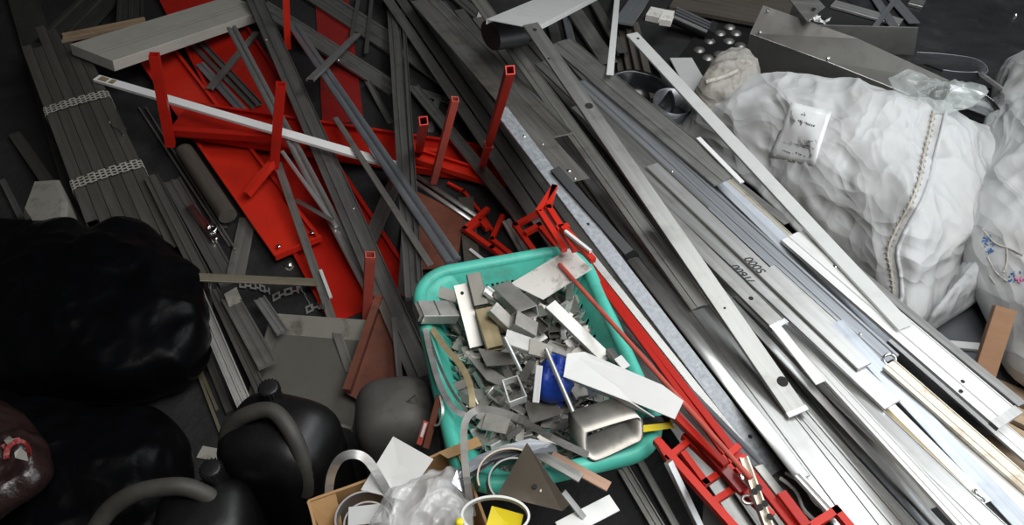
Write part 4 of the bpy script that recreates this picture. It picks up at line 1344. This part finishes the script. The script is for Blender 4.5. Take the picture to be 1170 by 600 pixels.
bent_rod('red bracket end cut by the lower edge beside the grey bars', [(924, 604), (955, 584), (972, 604)], .015, lift=.015)
B('red strip end under the white wire strips at the lower edge', (893, 562), (922, 600), 12, 10, 'red', 'flat', 'red_strip', 'strip')
# strips on the floor in front of the crate
B('dull grey flared strip coming out from under the crate, nearest the crate', (712, 534), (775, 640), 15, 12, 'alu_brown', 'rib', 'metal_strip', 'strip')
B('second dull strip coming out from under the crate', (728, 520), (800, 650), 9, 14, 'alu_dull', 'flat', 'metal_strip', 'strip')
B('grey flat strip lying on the dark floor beside the red grid', (766, 528), (806, 612), 9, 12, 'alu', 'flat', 'metal_strip', 'strip')
plate('grey_plate', 'small grey square plate tucked under the red grid at the lower edge', 'plate', [(804, 572), (822, 582), (842, 580), (842, 612), (802, 615)], M_['dull_plate'], 3, [.05] * 5)

# ------------------------------------------------------------------ the turquoise crate
RZ = .36
tl, tr_, br, bl = (P(x, y, RZ) for x, y in ((469, 318), (644, 288), (772, 498), (547, 552)))
cen = (tl + tr_ + br + bl) / 4
ex = ((tr_ - tl) + (br - bl)).normalized(); ex.z = 0
ey = Vector((-ex.y, ex.x, 0))
LX = ((tr_ - tl).length + (br - bl).length) / 2 / 2
LY = ((tl - bl).length + (tr_ - br).length) / 2 / 2
CD = .19
crate = empty('plastic_crate', cen - Vector((0, 0, CD)), 'turquoise plastic crate heaped with metal offcuts', 'crate')
RC = .075


def ring_pts(grow, z, n=8, rad=RC):
    out = []
    for (sx, sy, a0) in ((1, 1, 0), (-1, 1, 90), (-1, -1, 180), (1, -1, 270)):
        for k in range(n + 1):
            a = math.radians(a0 + 90 * k / n)
            x = sx * (LX + grow - rad) + rad * math.cos(a)
            y = sy * (LY + grow - rad) + rad * math.sin(a)
            out.append(cen + ex * x + ey * y + Vector((0, 0, z)))
    return out


# rim: a rolled lip following the rounded rectangle
rim = ring_pts(0, 0)
m = len(rim)
sec = [(-.004, -.030), (-.006, -.004), (-.001, .004), (.008, .008), (.018, .006), (.025, -.002), (.027, -.018), (.023, -.026), (.021, -.018), (.019, -.006), (.008, .0), (.002, -.006), (.001, -.030)]
vs, fs = [], []
for i, p in enumerate(rim):
    d = (rim[(i + 1) % m] - rim[i - 1]).normalized()
    o_ = d.cross(Vector((0, 0, 1)))
    for a, b in sec:
        vs.append(p + o_ * a + Vector((0, 0, b)))
k = len(sec)
for i in range(m):
    j = (i + 1) % m
    for q in range(k):
        fs.append((i * k + q, i * k + (q + 1) % k, j * k + (q + 1) % k, j * k + q))
build('rim', MB().add(vs, fs, True), M_['teal'], crate)
# walls: four latticed sides and solid corners, tapering to the base
def loop(t):
    return ring_pts(-.11 * t - .002, -.004 - CD * t, 8)
rows = [0, .10, .20, .27, .38, .41, .52, .55, .66, .69, .80, .83, 1.0]
segs = [[], [], [], []]
NS = 30
for side in range(4):
    mb = MB()
    vs, fs = [], []
    for r in rows:
        lp = loop(r)
        a, b = lp[side * 9 + 8], lp[(side * 9 + 9) % 36]
        vs += [a.lerp(b, i / NS) for i in range(NS + 1)]
    for r in range(len(rows) - 1):
        for i in range(NS):
            if r in (3, 5, 7, 9) and 2 <= i < NS - 2 and i % 2 == 0:
                continue
            if r == 2 and 2 <= i < NS - 2 and i % 2 == 0:
                continue
            fs.append((r * (NS + 1) + i, r * (NS + 1) + i + 1, (r + 1) * (NS + 1) + i + 1, (r + 1) * (NS + 1) + i))
    o = build('lattice_side', mb.add(vs, fs), M_['teal'], crate); thicken(o, .0035)
for c in range(4):
    mb = MB()
    vs = []
    for r in rows:
        vs += loop(r)[c * 9:c * 9 + 9]
    mb.add(vs, [(r * 9 + i, r * 9 + i + 1, r * 9 + 10 + i, r * 9 + 9 + i) for r in range(len(rows) - 1) for i in range(8)], True)
    o = build('corner', mb, M_['teal'], crate); thicken(o, .0035)
base = loop(1.0)
build('base', MB().add([v + Vector((0, 0, .003)) for v in base] + base, [tuple(range(36)), tuple(range(71, 35, -1))] + [(i, (i + 1) % 36, 36 + (i + 1) % 36, 36 + i) for i in range(36)]), M_['teal'], crate)

# ------------------------------------------------------------------ what the crate holds
def inside(x, y, s=.86):
    """point of the heap: x, y in -1..1 of the crate opening"""
    return cen + ex * (x * LX * s) + ey * (y * LY * s)
rr = random.Random(21)
NX, NY = 26, 34
def heap_z(x, y):
    return RZ - .075 + .04 * (1 - x ** 6) * (1 - y ** 6) + .01 * noise.noise(Vector((x * 3, y * 3, 1)))
mb = MB()
vs = []
for j in range(NY + 1):
    for i in range(NX + 1):
        x, y = 2 * i / NX - 1, 2 * j / NY - 1
        q_ = max(1, (abs(x) ** 6 + abs(y) ** 6) ** (1 / 6)) * (1 + .06 * (x * y) ** 4)
        p = inside(x / q_, y / q_, .85); p.z = heap_z(x, y) - .03
        vs.append(p)
mb.add(vs, [(j * (NX + 1) + i, j * (NX + 1) + i + 1, (j + 1) * (NX + 1) + i + 1, (j + 1) * (NX + 1) + i) for j in range(NY) for i in range(NX)])
for k in range(1300):
    x, y = rr.uniform(-1, 1), rr.uniform(-1, 1)
    q_ = max(1, (abs(x) ** 5 + abs(y) ** 5) ** .2) * (1 + .08 * (x * y) ** 4)
    p = inside(x / q_, y / q_, .84); p.z = heap_z(x, y) - rr.uniform(0, .03)
    a = Vector((rr.uniform(-1, 1), rr.uniform(-1, 1), rr.uniform(-.6, .6))).normalized()
    b = a.cross(Vector((rr.uniform(-1, 1), rr.uniform(-1, 1), rr.uniform(-1, 1)))).normalized()
    c = a.cross(b)
    mb.box(p, rr.uniform(.012, .045), rr.uniform(.005, .018), rr.uniform(.0008, .003), (a, b, c))
o = build('metal_shavings', mb, M_['scrap']); o['kind'] = 'stuff'; tag(o, 'tangle of small metal chips filling the turquoise crate under the larger offcuts', 'metal scrap')


def cpx(p):
    q = proj(p)
    return q[0], q[1]
KINDS = [('square_offcut', 'tube', (16, 30), (10, 15), (12, 20), 'short hollow square offcut in the crate jumble', 'hollow offcuts in the crate'),
         ('flat_offcut', 'flat', (16, 42), (7, 15), (2, 4), 'small flat metal offcut in the crate jumble', 'flat offcuts in the crate'),
         ('angle_offcut', 'angle', (14, 34), (8, 14), (8, 16), 'small angle-shaped offcut in the crate jumble', 'angle offcuts in the crate'),
         ('channel_offcut', 'up', (14, 30), (9, 15), (8, 14), 'small channel-shaped offcut in the crate jumble', 'channel offcuts in the crate'),
         ('silver_clip', 'fin', (8, 14), (6, 9), (6, 10), 'tiny bright clip in the crate jumble', 'bright clips in the crate')]
for k in range(185):
    x, y = rr.uniform(-.95, .95), rr.uniform(-.97, .97)
    p = inside(x, y, .84); p.z = RZ - .03
    px, py = cpx(p)
    nm, pr, ll, ww, hh, lb, gp = rr.choices(KINDS, (2.0, 3.2, 2.2, 2, 1.8))[0]
    L = rr.uniform(*ll); an = rr.uniform(0, math.pi)
    a = (px - L / 2 * math.cos(an), py - L / 2 * math.sin(an) * .8); b = (px + L / 2 * math.cos(an), py + L / 2 * math.sin(an) * .8)
    m = 'bright' if nm == 'silver_clip' and rr.random() < .5 else rr.choice(['scrap', 'scrap', 'scrap_light', 'scrap_light', 'scrap_dark'])
    h_ = rr.uniform(*hh)
    near = [hm(px + i, py + j) for i in (-6, 0, 6) for j in (-6, 0, 6)]
    zc = min(max(sorted(near)[4] + h_ / 1000 * .9, RZ - .06), RZ + .015) + rr.uniform(-.004, .004)
    sl = rr.uniform(-.012, .012)
    B(lb, a, b, rr.uniform(*ww), h_, m, pr, nm, "metal offcut", group=gp, z=(zc - sl, zc + sl), roll=rr.uniform(-.6, .6))
OC = 'metal offcut'
c_ = B('grey capped box block at the far corner of the crate by the rim', (481, 352), (521, 352), 21, 26, 'scrap_light', 'flat', 'box_block', OC)
build('groove', MB().box(c_.A.lerp(c_.B, .45) + c_.u * .0003, .0022, c_.W * .95, .0008, (c_.d, c_.n, c_.u)), M_['hole'], c_.o)
endcap(c_, 'a', .012, -.004, M_['scrap_dark'])
c_ = B('long flat grey bracket sloping down from the far rim inside the crate', (526, 325), (545, 396), 17, 5, 'scrap_light', 'flat', 'flat_bracket', OC)
hole(c_, 528, 335, .004)
B('dark hollow square piece under the far rim of the crate', (541, 312), (550, 348), 17, 18, 'scrap_dark', 'tube', 'square_offcut', OC)
B('tan-stained hollow bar offcut beside the long flat bracket', (552, 352), (566, 396), 20, 18, 'tan', 'tube', 'square_offcut', OC)
B('grey hollow offcut with an open end beside the tan-stained one', (564, 350), (599, 384), 15, 18, 'scrap', 'tube', 'square_offcut', OC)
B('big grey notched block with an open end near the dirty white card', (572, 324), (603, 352), 22, 28, 'scrap_light', 'tube', 'box_block', OC)
B('small white-edged clip just under the far rim of the crate', (556, 330), (564, 336), 9, 10, 'white', 'up', 'white_clip', OC)
B('hollow grey block with a square opening below the notched block', (590, 362), (614, 376), 18, 24, 'scrap', 'tube', 'box_block', OC)
B('pale grey angle piece in the middle of the crate', (578, 384), (612, 396), 17, 10, 'scrap_light', 'angle', 'angle_offcut', OC)
plate('triangular_offcut', 'long pointed triangular offcut in the middle of the crate', OC, [(530, 402), (578, 432), (586, 448), (556, 434)], M_['scrap_light'], 2)
plate('flat_offcut', 'wide flat grey offcut above the pointed triangular one', OC, [(546, 398), (588, 404), (590, 416), (556, 418)], M_['scrap'], 2)
plate('flat_offcut', 'pale cream flat offcut with worn edges beside the blue rag', OC, [(606, 386), (632, 396), (628, 410), (604, 404)], M_['dust_pale'], 3)
plate('flat_offcut', 'square dull plate lying near the grey rounded frame', OC, [(600, 462), (636, 452), (640, 474), (606, 484)], M_['scrap_dark'], 3)
plate('flat_offcut', 'dull square offcut below the white square ring', OC, [(556, 470), (584, 478), (578, 496), (550, 490)], M_['scrap'], 3)
B('silver round rod end standing in the middle of the crate', (577, 385), (596, 424), 5, 8, 'alu_light', 'round', 'silver_rod', 'rod')
# white square ring
def clear(poly, zs):
    """how far a piece must rise to clear what it lies on"""
    cx, cy = sum(p[0] for p in poly) / len(poly), sum(p[1] for p in poly) / len(poly)
    need = 0
    for (x, y), z in zip(poly, zs):
        for s in (.3, .6, .95):
            zz = z * s + (sum(zs) / len(zs)) * (1 - s)
            need = max(need, hm(cx + (x - cx) * s, cy + (y - cy) * s) + .004 - zz)
    return need
z = max(hm(x, y) for x, y in ((573, 440), (592, 430), (604, 458), (583, 464))) + .014
q = [P(x, y, z) for x, y in ((574, 438), (592, 432), (601, 456), (583, 462))]
mb = MB().strip(q, Vector((0, -.3, 1)), .022, .0035, closed=True)
o = build('square_ring', mb, M_['white']); tag(o, 'white-edged square ring cut from a tube, lying in the crate', OC)
q = [P(x, y, hm(x, y) + .012) for x, y in ((558, 452), (566, 444), (578, 452), (572, 462))]
o = build('square_ring', MB().strip(q, Vector((0, -.4, 1)), .014, .003, closed=True), M_['alu_light']); tag(o, 'small bent silver ring beside the white square ring', OC)
# blue rag
ragp = [(620, 418), (628, 408), (640, 408), (648, 420), (644, 434), (632, 438), (621, 432)]
ragz = RZ - .02 + max(-.02, clear(ragp, [RZ - .02] * 7) - .022)
rag, _ = blob('blue_rag', 'bright blue crumpled rag among the offcuts', 'rag', ragp, ragz, .008, M_['blue'], 3, .012, 30, 50, 14, RZ - .05)
B('pale blue-white flat strip beside the blue rag', (616, 418), (612, 460), 8, 8, 'alu_white', 'flat', 'pale_strip', 'strip')
B('grey round rod leaning over the blue rag', (624, 398), (655, 470), 6, 9, 'alu', 'round', 'grey_rod', 'rod')
B('long grey flat bar inside the crate along its stack side', (629, 347), (694, 410), 15, 10, 'scrap_light', 'flat', 'flat_bar', OC)
B('small grey tube end on the crate rim by the white channel', (696, 398), (706, 412), 9, 14, 'alu_dull', 'tube', 'square_offcut', OC)
B('white flat tab on the crate rim by the white channel', (706, 408), (716, 420), 10, 4, 'white', 'flat', 'white_tab', OC)
# curved strips at the crate end
def curved(label, pts, w, t, m, name='curved_strip', cat='strip', side='face', lift=.01, hs=None, k=6):
    sp = smooth_pts(pts, k)
    if hs is None:
        z = max(hm(x, y) for x, y in pts) + lift
        P3 = [P(x, y, z) for x, y in sp]
    else:
        sp = smooth_pts([(x, y, z) for (x, y), z in zip(pts, hs)], k)
        P3 = [P(*c) for c in sp]
    o = build(name, MB().strip(P3, side, w, t), M_[m])
    return tag(o, label, cat)
curved('brass-coloured curved strip bending down along the crate side', [(494, 376), (508, 396), (528, 420), (538, 444), (540, 466)], .013, .006, 'tan', hs=[.37, .375, .38, .385, .38])
curved('silver curved strip outside the brass one, hanging over the crate rim', [(486, 376), (492, 404), (503, 440), (518, 466), (534, 476)], .012, .005, 'alu_light', hs=[.375, .385, .39, .392, .39])
curved('grey curved strip between the brass and silver curved strips', [(490, 382), (500, 412), (516, 446), (534, 470)], .006, .005, 'alu_dull', hs=[.376, .39, .392, .39])
# dirty white card with the thin red rod over it
plate('white_card', 'dirty white rectangular plate resting on the far crate rim', 'plate', [(583, 324), (652, 283), (676, 307), (620, 342)], M_['white_dirty'], 2.5, [.375, .385, .40, .39])
th = B('long thin red rod running from the white card over the crate side', (639, 300), (858, 545), 6, 9, 'red_faded', 'round', 'red_rod', 'rod')
# long white channel offcut
q0 = [(648, 404), (668, 402), (757, 440), (781, 458), (771, 480), (733, 474), (700, 452), (650, 430)]
zz = [.40, .40, .41, .41, .385, .39, .392, .39]
mb = MB()
_tp = ((648, 404), (668, 402), (757, 440), (781, 458), (771, 479), (720, 458), (644, 429))
rise = max(0, clear(_tp, (.405, .405, .415, .415, .405, .40, .40)))
print('CRATE', ragz, rise)
top = [P(x, y, z + rise) for (x, y), z in zip(((648, 404), (668, 402), (757, 440), (781, 458), (771, 479), (720, 458), (644, 429)), (.405, .405, .415, .415, .405, .40, .40))]
mb.slab(top, .0025)
side_ = [P(x, y, z + rise) for x, y, z in ((644, 429, .40), (720, 458, .40), (748, 476, .385), (700, 455, .38), (652, 434, .385))]
mb.slab(side_, .0025)
o = build('white_channel', mb, M_['white']); tag(o, 'white folded channel offcut lying across the crate by the stack', OC)
# grey rounded frame: a slice of a rounded box tube, open towards the viewer
fz = .385
def rloop(pts, z):
    return smooth_pts([(x, y, z_) for (x, y), z_ in zip(pts, z)], 4, True)
front = [(668, 497), (676, 492), (722, 478), (733, 479), (735, 488), (734, 502), (724, 508), (688, 525), (676, 527), (669, 518)]
fz += max(0, clear(front, [fz - (y - 478) * .0008 for x, y in front]))
fr3 = [P(x, y, fz - (y - 478) * .0008) for x, y, _ in rloop(front, [0] * 10)]
ax_ = (P(640, 489, fz + .01) - P(668, 500, fz - .02)).normalized()
mb = MB()
n_ = len(fr3)
cc = sum(fr3, Vector()) / n_
vs = []
for d_, s_ in ((0, 1), (.05, 1), (.05, .92), (0, .92)):
    vs += [cc + (p - cc) * s_ + Vector((-.45, .55, .25)).normalized() * d_ for p in fr3]
mb.add(vs, [(a * n_ + i, a * n_ + (i + 1) % n_, ((a + 1) % 4) * n_ + (i + 1) % n_, ((a + 1) % 4) * n_ + i) for a in range(4) for i in range(n_)], True)
o = build('tube_slice', mb, M_['scrap']); tag(o, 'grey ring-shaped slice of rounded box tube on the near crate rim', OC)
# yellow edged blade on the corner of the rim
b_ = bar('yellow_tool', 'black tool end with a yellow edge on the crate corner', 'tool', (736, 481), (766, 477), 10, 14, M_['black_plastic'], 'flat', z=(.40, .40))
build('yellow_edge', MB().slab([P(735, 486, .398), P(766, 481, .398), P(771, 489, .39), P(735, 494, .39)], .004), M_['yellow'], b_.o)
build('chrome_clip', MB().box(b_.B + b_.d * .002, .012, b_.W * 1.1, .018, (b_.d, b_.n, b_.u)), M_['bright'], b_.o)
# ------------------------------------------------------------------ jerrycans, black bags and the cardboard box in front
def superell(a, b, n=36, e=4.0):
    out = []
    for k in range(n):
        t = 2 * math.pi * k / n
        c, s = math.cos(t), math.sin(t)
        out.append((a * math.copysign(abs(c) ** (2 / e), c), b * math.copysign(abs(s) ** (2 / e), s)))
    return out


def can_body(c, a, b, h, rot, dome=.08, lean=(0, 0)):
    """rounded jerrycan body on the floor at c"""
    R = Matrix.Rotation(rot, 3, 'Z')
    rings = []
    lv = [(0, .86), (.012, .96), (.03, 1), (h * .5, 1.0), (h * .85, .99)]
    for k in range(1, 8):
        t = k / 7
        lv.append((h * .85 + dome * math.sin(t * math.pi / 2), .99 * max(.02, math.cos(t * math.pi / 2) ** .62)))
    mb = MB()
    n = 36
    vs = []
    for z, s in lv:
        for x, y in superell(a * s, b * s, n, 3.4):
            p = R @ Vector((x, y, 0))
            vs.append(Vector((c[0] + p.x + lean[0] * z, c[1] + p.y + lean[1] * z, c[2] + z)))
    mb.add(vs, [(i * n + k, i * n + (k + 1) % n, (i + 1) * n + (k + 1) % n, (i + 1) * n + k) for i in range(len(lv) - 1) for k in range(n)], True)
    mb.add(vs[:n], [tuple(range(n - 1, -1, -1))]); mb.add(vs[-n:], [tuple(range(n))])
    return mb


def jerry(label, body, cap, capz, handle, hr, m='black_can', hm_='handle_dusty', capr=.021):
    c, a, b, h, rot, dome = body
    e = empty('jerrycan', (c[0], c[1], c[2]), label, 'jerrycan')
    build('body', can_body(c, a, b, h, rot, dome), M_[m], e)
    if cap:
        p = P(cap[0], cap[1], capz)
        build('neck', MB().lathe([(capr * 1.15, -.06), (capr * 1.0, -.02), (capr * .9, 0)], p, (0, -.05, 1), 24), M_[m], e)
        mb = MB().lathe([(capr * .95, -.014), (capr * .98, -.012), (capr * .98, .006), (capr * .9, .012), (capr * .8, .013), (capr * .2, .0135)], p, (0, -.05, 1), 24)
        for k in range(18):
            t = 2 * math.pi * k / 18
            mb.box(p + Vector((capr * .98 * math.cos(t), capr * .98 * math.sin(t), .002)), .003, .003, .018)
        build('cap', mb, M_['black_plastic'], e)
    if handle:
        sp = smooth_pts(handle, 6)
        build('handle', MB().tube([P(*q) for q in sp], hr, 12), M_[hm_], e)
    return e


# black plastic bags and what peeks out of them
foam = P(50, 232, .16)
mb = MB()
lo = [P(x, y, .20) for x, y in ((26, 246), (40, 208), (68, 206), (78, 232), (76, 262), (40, 268))]
cc = sum(lo, Vector()) / 6
vs = lo + [cc + (p - cc) * .8 + Vector((0, 0, .02)) for p in lo] + [p - Vector((0, 0, .12)) for p in lo]
mb.add(vs, [tuple(range(6, 12))] + [(i, (i + 1) % 6, 6 + (i + 1) % 6, 6 + i) for i in range(6)] + [(12 + i, 12 + (i + 1) % 6, (i + 1) % 6, i) for i in range(6)] + [tuple(range(17, 11, -1))])
o = build('foam_block', mb, M_['dust_mid']); tag(o, 'pale grey rounded block sticking up behind the black bag', 'block')
blob('black_bag', 'glossy black plastic bag slumped over the strapped bundle', 'plastic bag', [(-60, 274), (10, 254), (78, 252), (104, 266), (150, 252), (190, 280), (222, 306), (226, 350), (214, 396), (150, 424), (60, 428), (-60, 420)], .18, .08, M_['black_bag'], 4, .02, 5, 170, 44, .005, p=(2.2, .7))
blob('black_bag', 'glossy black plastic bag nearest the lower dark corner', 'plastic bag', [(-60, 462), (40, 456), (120, 460), (180, 472), (208, 510), (204, 560), (170, 640), (90, 680), (-60, 680)], .15, .09, M_['black_bag'], 9, .02, 5, 150, 40, .005, p=(2.2, .7))
pb, _ = blob('printed_bag', 'dark clear bag with red and white print at the dark edge', 'plastic bag', [(-40, 455), (6, 466), (30, 490), (44, 516), (38, 538), (8, 560), (-40, 580)], .34, .03, M_['film_dark'], 6, .015, 12, 90, 20, .25)
mb = MB(); mb2 = MB()
for t0, r0 in ((0, 17), ):
    pts = drape([(22 + r0 * math.cos(a) * .8, 522 + r0 * math.sin(a)) for a in [math.radians(170 + 16 * k) for k in range(13)]], .004)
    mb.strip(pts, Vector((0, -.4, .9)).cross(Vector((1, 0, 0))), .010, .001)
    mb.strip(drape([(4, 512), (14, 505), (24, 503)], .004), Vector((0, 1, .3)), .009, .001)
build('red_print', mb, M_['print_red'], pb)
mb2.add(drape([(18, 518), (25, 512), (32, 518), (34, 528), (26, 526), (19, 524)], .005), [tuple(range(6))])
mb2.add(drape([(6, 504), (12, 499), (18, 503), (10, 509)], .005), [tuple(range(4))])
build('white_print', mb2, M_['dust_mid'], pb, fix=False)
o = B('pale card scrap lying beside the nearer jerrycan cap', (228, 516), (250, 520), 15, 3, 'dust_pale', 'flat', 'card_scrap', 'scrap')
c3 = P(452, 505, .22)
jerry('dusty grey-black can with a dark patch, behind the cardboard box', ((c3.x, c3.y + .04, 0), .088, .085, .30, .15, .075), None, 0, [(468, 455, .325), (476, 470, .30), (484, 492, .26)], .014, 'black_dusty', 'black_dusty')  # darker noise patches over the grey can body
c1 = P(326, 520, .24)
jerry('large black jerrycan beside the cardboard box, its arched handle worn grey', ((c1.x, c1.y, 0), .118, .10, .335, -.25, .085), (308, 446), .385, [(258, 512, .30), (262, 490, .345), (282, 474, .385), (312, 470, .40), (336, 500, .375), (349, 540, .31), (350, 562, .255)], .0165)
c2 = P(252, 590, .22)
jerry('nearer black jerrycan cut by the lower edge, with a dusty bent handle', ((c2.x - .012, c2.y - .035, 0), .095, .09, .30, .2, .06), (242, 538), .335, [(108, 606, .27), (128, 580, .30), (160, 562, .33), (206, 556, .335), (236, 566, .31), (250, 580, .28)], .018)
# ------------------------------------------------------------------ cardboard box
BZ = .37
A_, B_ = P(352, 574, BZ), P(519, 513, BZ)
v_ = (B_ - A_); v_.z = 0
nrm = Vector((v_.y, -v_.x, 0)).normalized()
dp = .26
C_, D_ = B_ + nrm * dp, A_ + nrm * dp
cb = empty('cardboard_box', (A_ + C_) / 2 - Vector((0, 0, BZ - .003)), 'brown cardboard box of bent strips and plates at the lower edge', 'box')
def wall(a, b, nm):
    mb = MB()
    k = 14
    vs = []
    for j in range(5):
        for i in range(k + 1):
            p = a.lerp(b, i / k)
            z = BZ * (1 - j / 4) + .003
            wob = .006 * noise.noise(Vector((p.x * 9, p.y * 9, 1.3))) * (1 - j / 4)
            vs.append(Vector((p.x + wob, p.y + wob, z + (wob if j == 0 else 0))))
    mb.add(vs, [(j * (k + 1) + i, j * (k + 1) + i + 1, (j + 1) * (k + 1) + i + 1, (j + 1) * (k + 1) + i) for j in range(4) for i in range(k)])
    o = build(nm, mb, M_['card'], cb); thicken(o, .005)
wall(A_, B_, 'side_wall'); wall(D_, A_, 'side_wall'); wall(B_, C_, 'side_wall'); wall(C_, D_, 'side_wall')
# a folded flap at the corner
fl = [A_ + Vector((0, 0, .002)), A_.lerp(B_, .18) + Vector((0, 0, .002)), A_.lerp(B_, .16) + nrm * .05 + Vector((0, 0, -.05)), A_ + nrm * .05 + Vector((0.01, 0, -.06))]
build('flap', MB().slab(fl, .004), M_['card'], cb)
build('flap', MB().slab([P(500, 517, .39), P(545, 499, .40), P(551, 509, .395), P(512, 524, .385)], .004), M_['card'], cb)
build('bottom', MB().slab([A_ + Vector((0, 0, .006 - BZ)), B_ + Vector((0, 0, .006 - BZ)), C_ + Vector((0, 0, .006 - BZ)), D_ + Vector((0, 0, .006 - BZ))], .003), M_['card'], cb)
# contents
def ring3(label, cpx_, z, r, w, t, m, tilt=(0, 0, 1), a0=0, a1=360, name='coil', cat='coil', n=40):
    c = P(cpx_[0], cpx_[1], z)
    ax = Vector(tilt).normalized()
    a = ax.cross(Vector((0, 1, .2))).normalized(); b = ax.cross(a)
    full = a1 - a0 >= 360
    pts = [c + a * (r[0] * math.cos(math.radians(a0 + (a1 - a0) * k / n))) + b * (r[1] * math.sin(math.radians(a0 + (a1 - a0) * k / n))) for k in range(n if full else n + 1)]
    o = build(name, MB().strip(pts, ax, w, t, closed=full), M_[m])
    return tag(o, label, cat)
ring3('grey coil of strip standing in the box corner', (420, 597), .33, (.054, .048),   .07, .003, 'coil_grey', (.05, -.25, 1))
ring3('smaller inner coil of strip inside the grey coil', (422, 602), .33, (.042, .038), .06, .003, 'coil_grey', (.05, -.25, 1))
curved('tall arched pale strip rising from the box corner', [(380, 612), (376, 575), (378, 545), (388, 525), (404, 519), (420, 526), (436, 550), (450, 576)], .016, .003, 'alu_light', 'arched_strip', hs=[.28, .34, .39, .43, .44, .43, .40, .35])
plate('white_card', 'smooth white rectangular card standing in the cardboard box', 'card', [(449, 499), (495, 525), (462, 572), (412, 560)], M_['white_clean'], 2, [.44, .43, .375, .375])
B('white rounded plate below the white card inside the coil', (398, 590), (436, 586), 22, 3, 'offwhite', 'flat', 'grey_plate', 'plate', z=(.37, .37))
# clear bag
bagp = [(434, 618), (444, 580), (470, 558), (500, 544), (518, 534), (527, 560), (530, 592), (528, 620)]
cbag, _ = blob('plastic_bag', 'crumpled clear plastic bag in the box beside the white card', 'plastic bag', bagp, .40, .03, M_['film'], 17, .022, 9, 110, 32, .3)
# dark brown curved sheets and coil
plate('blue_grey_plate', 'pale blue-grey curved plate end standing over the near crate rim', 'plate', [(516, 552), (522, 537), (545, 521), (575, 509), (606, 501), (634, 507), (637, 516), (600, 519), (566, 528), (540, 545), (528, 562)], M_['alu_blue'], 2.5, [.41, .415, .42, .425, .43, .43, .43, .42, .41, .40, .40])
ring3('dark brown half coil of wide strip in the box', (582, 548), .40, (.060, .050),   .075, .003, 'bronze', (.1, -.4, 1), 150, 380, 'coil', 'coil')
ring3('inner dark coil of strip nested in the brown half coil', (586, 552), .395, (.046, .040), .065, .003, 'alu_dark', (.1, -.4, 1), 150, 400, 'coil', 'coil')
o = plate('brown_plate', 'shiny brown-grey plate with one screw hole, leaning in the box', 'plate', [(602, 506), (650, 577), (642, 584), (568, 566)], M_['bronze'], 2.5, [.46, .42, .41, .40])
build('hole', MB().disc(P(611, 556, .4245), (0, -.2, 1), .0045, .0015), M_['hole'], o)
B('copper-coloured flat strip end reaching out past the box', (630, 520), (696, 556), 12, 4, 'copper', 'flat', 'copper_strip', 'strip', z=(.395, .385))
B('grey flat strip above the copper-coloured strip end', (612, 516), (664, 546), 12, 4, 'alu_dull', 'flat', 'grey_strip', 'strip', z=(.405, .40))
B('short twisted dark strip by the brown plate corner', (644, 562), (668, 592), 8, 4, 'alu_dull', 'flat', 'grey_strip', 'strip', z=(.34, .30))
B('white flat card end lying at the lower edge right of the box', (640, 606), (702, 574), 22, 3, 'white_clean', 'flat', 'white_card', 'card', z=(.30, .30))
# white oval loop and yellow piece
ring3('white oval loop of plastic strip at the lower edge of the box', (566, 590), .42, (.058, .032), .022, .004, 'offwhite', (.05, -.3, 1), 0, 360, 'oval_loop', 'loop')
plate('yellow_card', 'bright yellow card inside the white oval loop', 'card', [(562, 578), (598, 588), (592, 616), (552, 612)], M_['yellow'], 2, [.41, .41, .39, .39])
mb = MB().lathe([(.007, 0), (.007, .004), (.003, .005)], P(525, 597, .45), (0, -.3, 1), 14)
o = build('yellow_stopper', mb, M_['yellow']); tag(o, 'small yellow cap at the edge of the clear plastic bag', 'cap')
# long arched band from the box over the crate
curved('long dark grey band arching out of the box and over the near crate rim', [(540, 590), (533, 545), (530, 505), (532, 482), (542, 470), (560, 468), (592, 478), (630, 500), (672, 520)], .013, .003, 'alu_dark', 'arched_band', 'band', hs=[.38, .42, .44, .45, .45, .45, .44, .44, .43])
# red marked rod
b_ = B('dark brown strip leaning on the crate corner behind the box', (502, 452), (486, 512), 8, 8, 'rust', 'flat', 'brown_strip', 'strip', z=(.38, .31))
b_ = B('small red and white marked tag beside the dark brown strip', (486, 482), (478, 508), 6, 5, 'red_faded', 'flat', 'red_tag', 'tag', z=(.36, .325))
build('white_face', MB().box(b_.A.lerp(b_.B, .35) + b_.u * .0008 + b_.n * (b_.W * .15), (b_.B - b_.A).length * .6, b_.W * .5, .0015, (b_.d, b_.n, b_.u)), M_['white'], b_.o)
curved('thin clear-edged loop hanging from the dark brown strip', [(503, 452), (506, 470), (502, 484), (496, 486)], .005, .002, 'alu', 'wire_loop', 'wire', hs=[.38, .37, .355, .35])
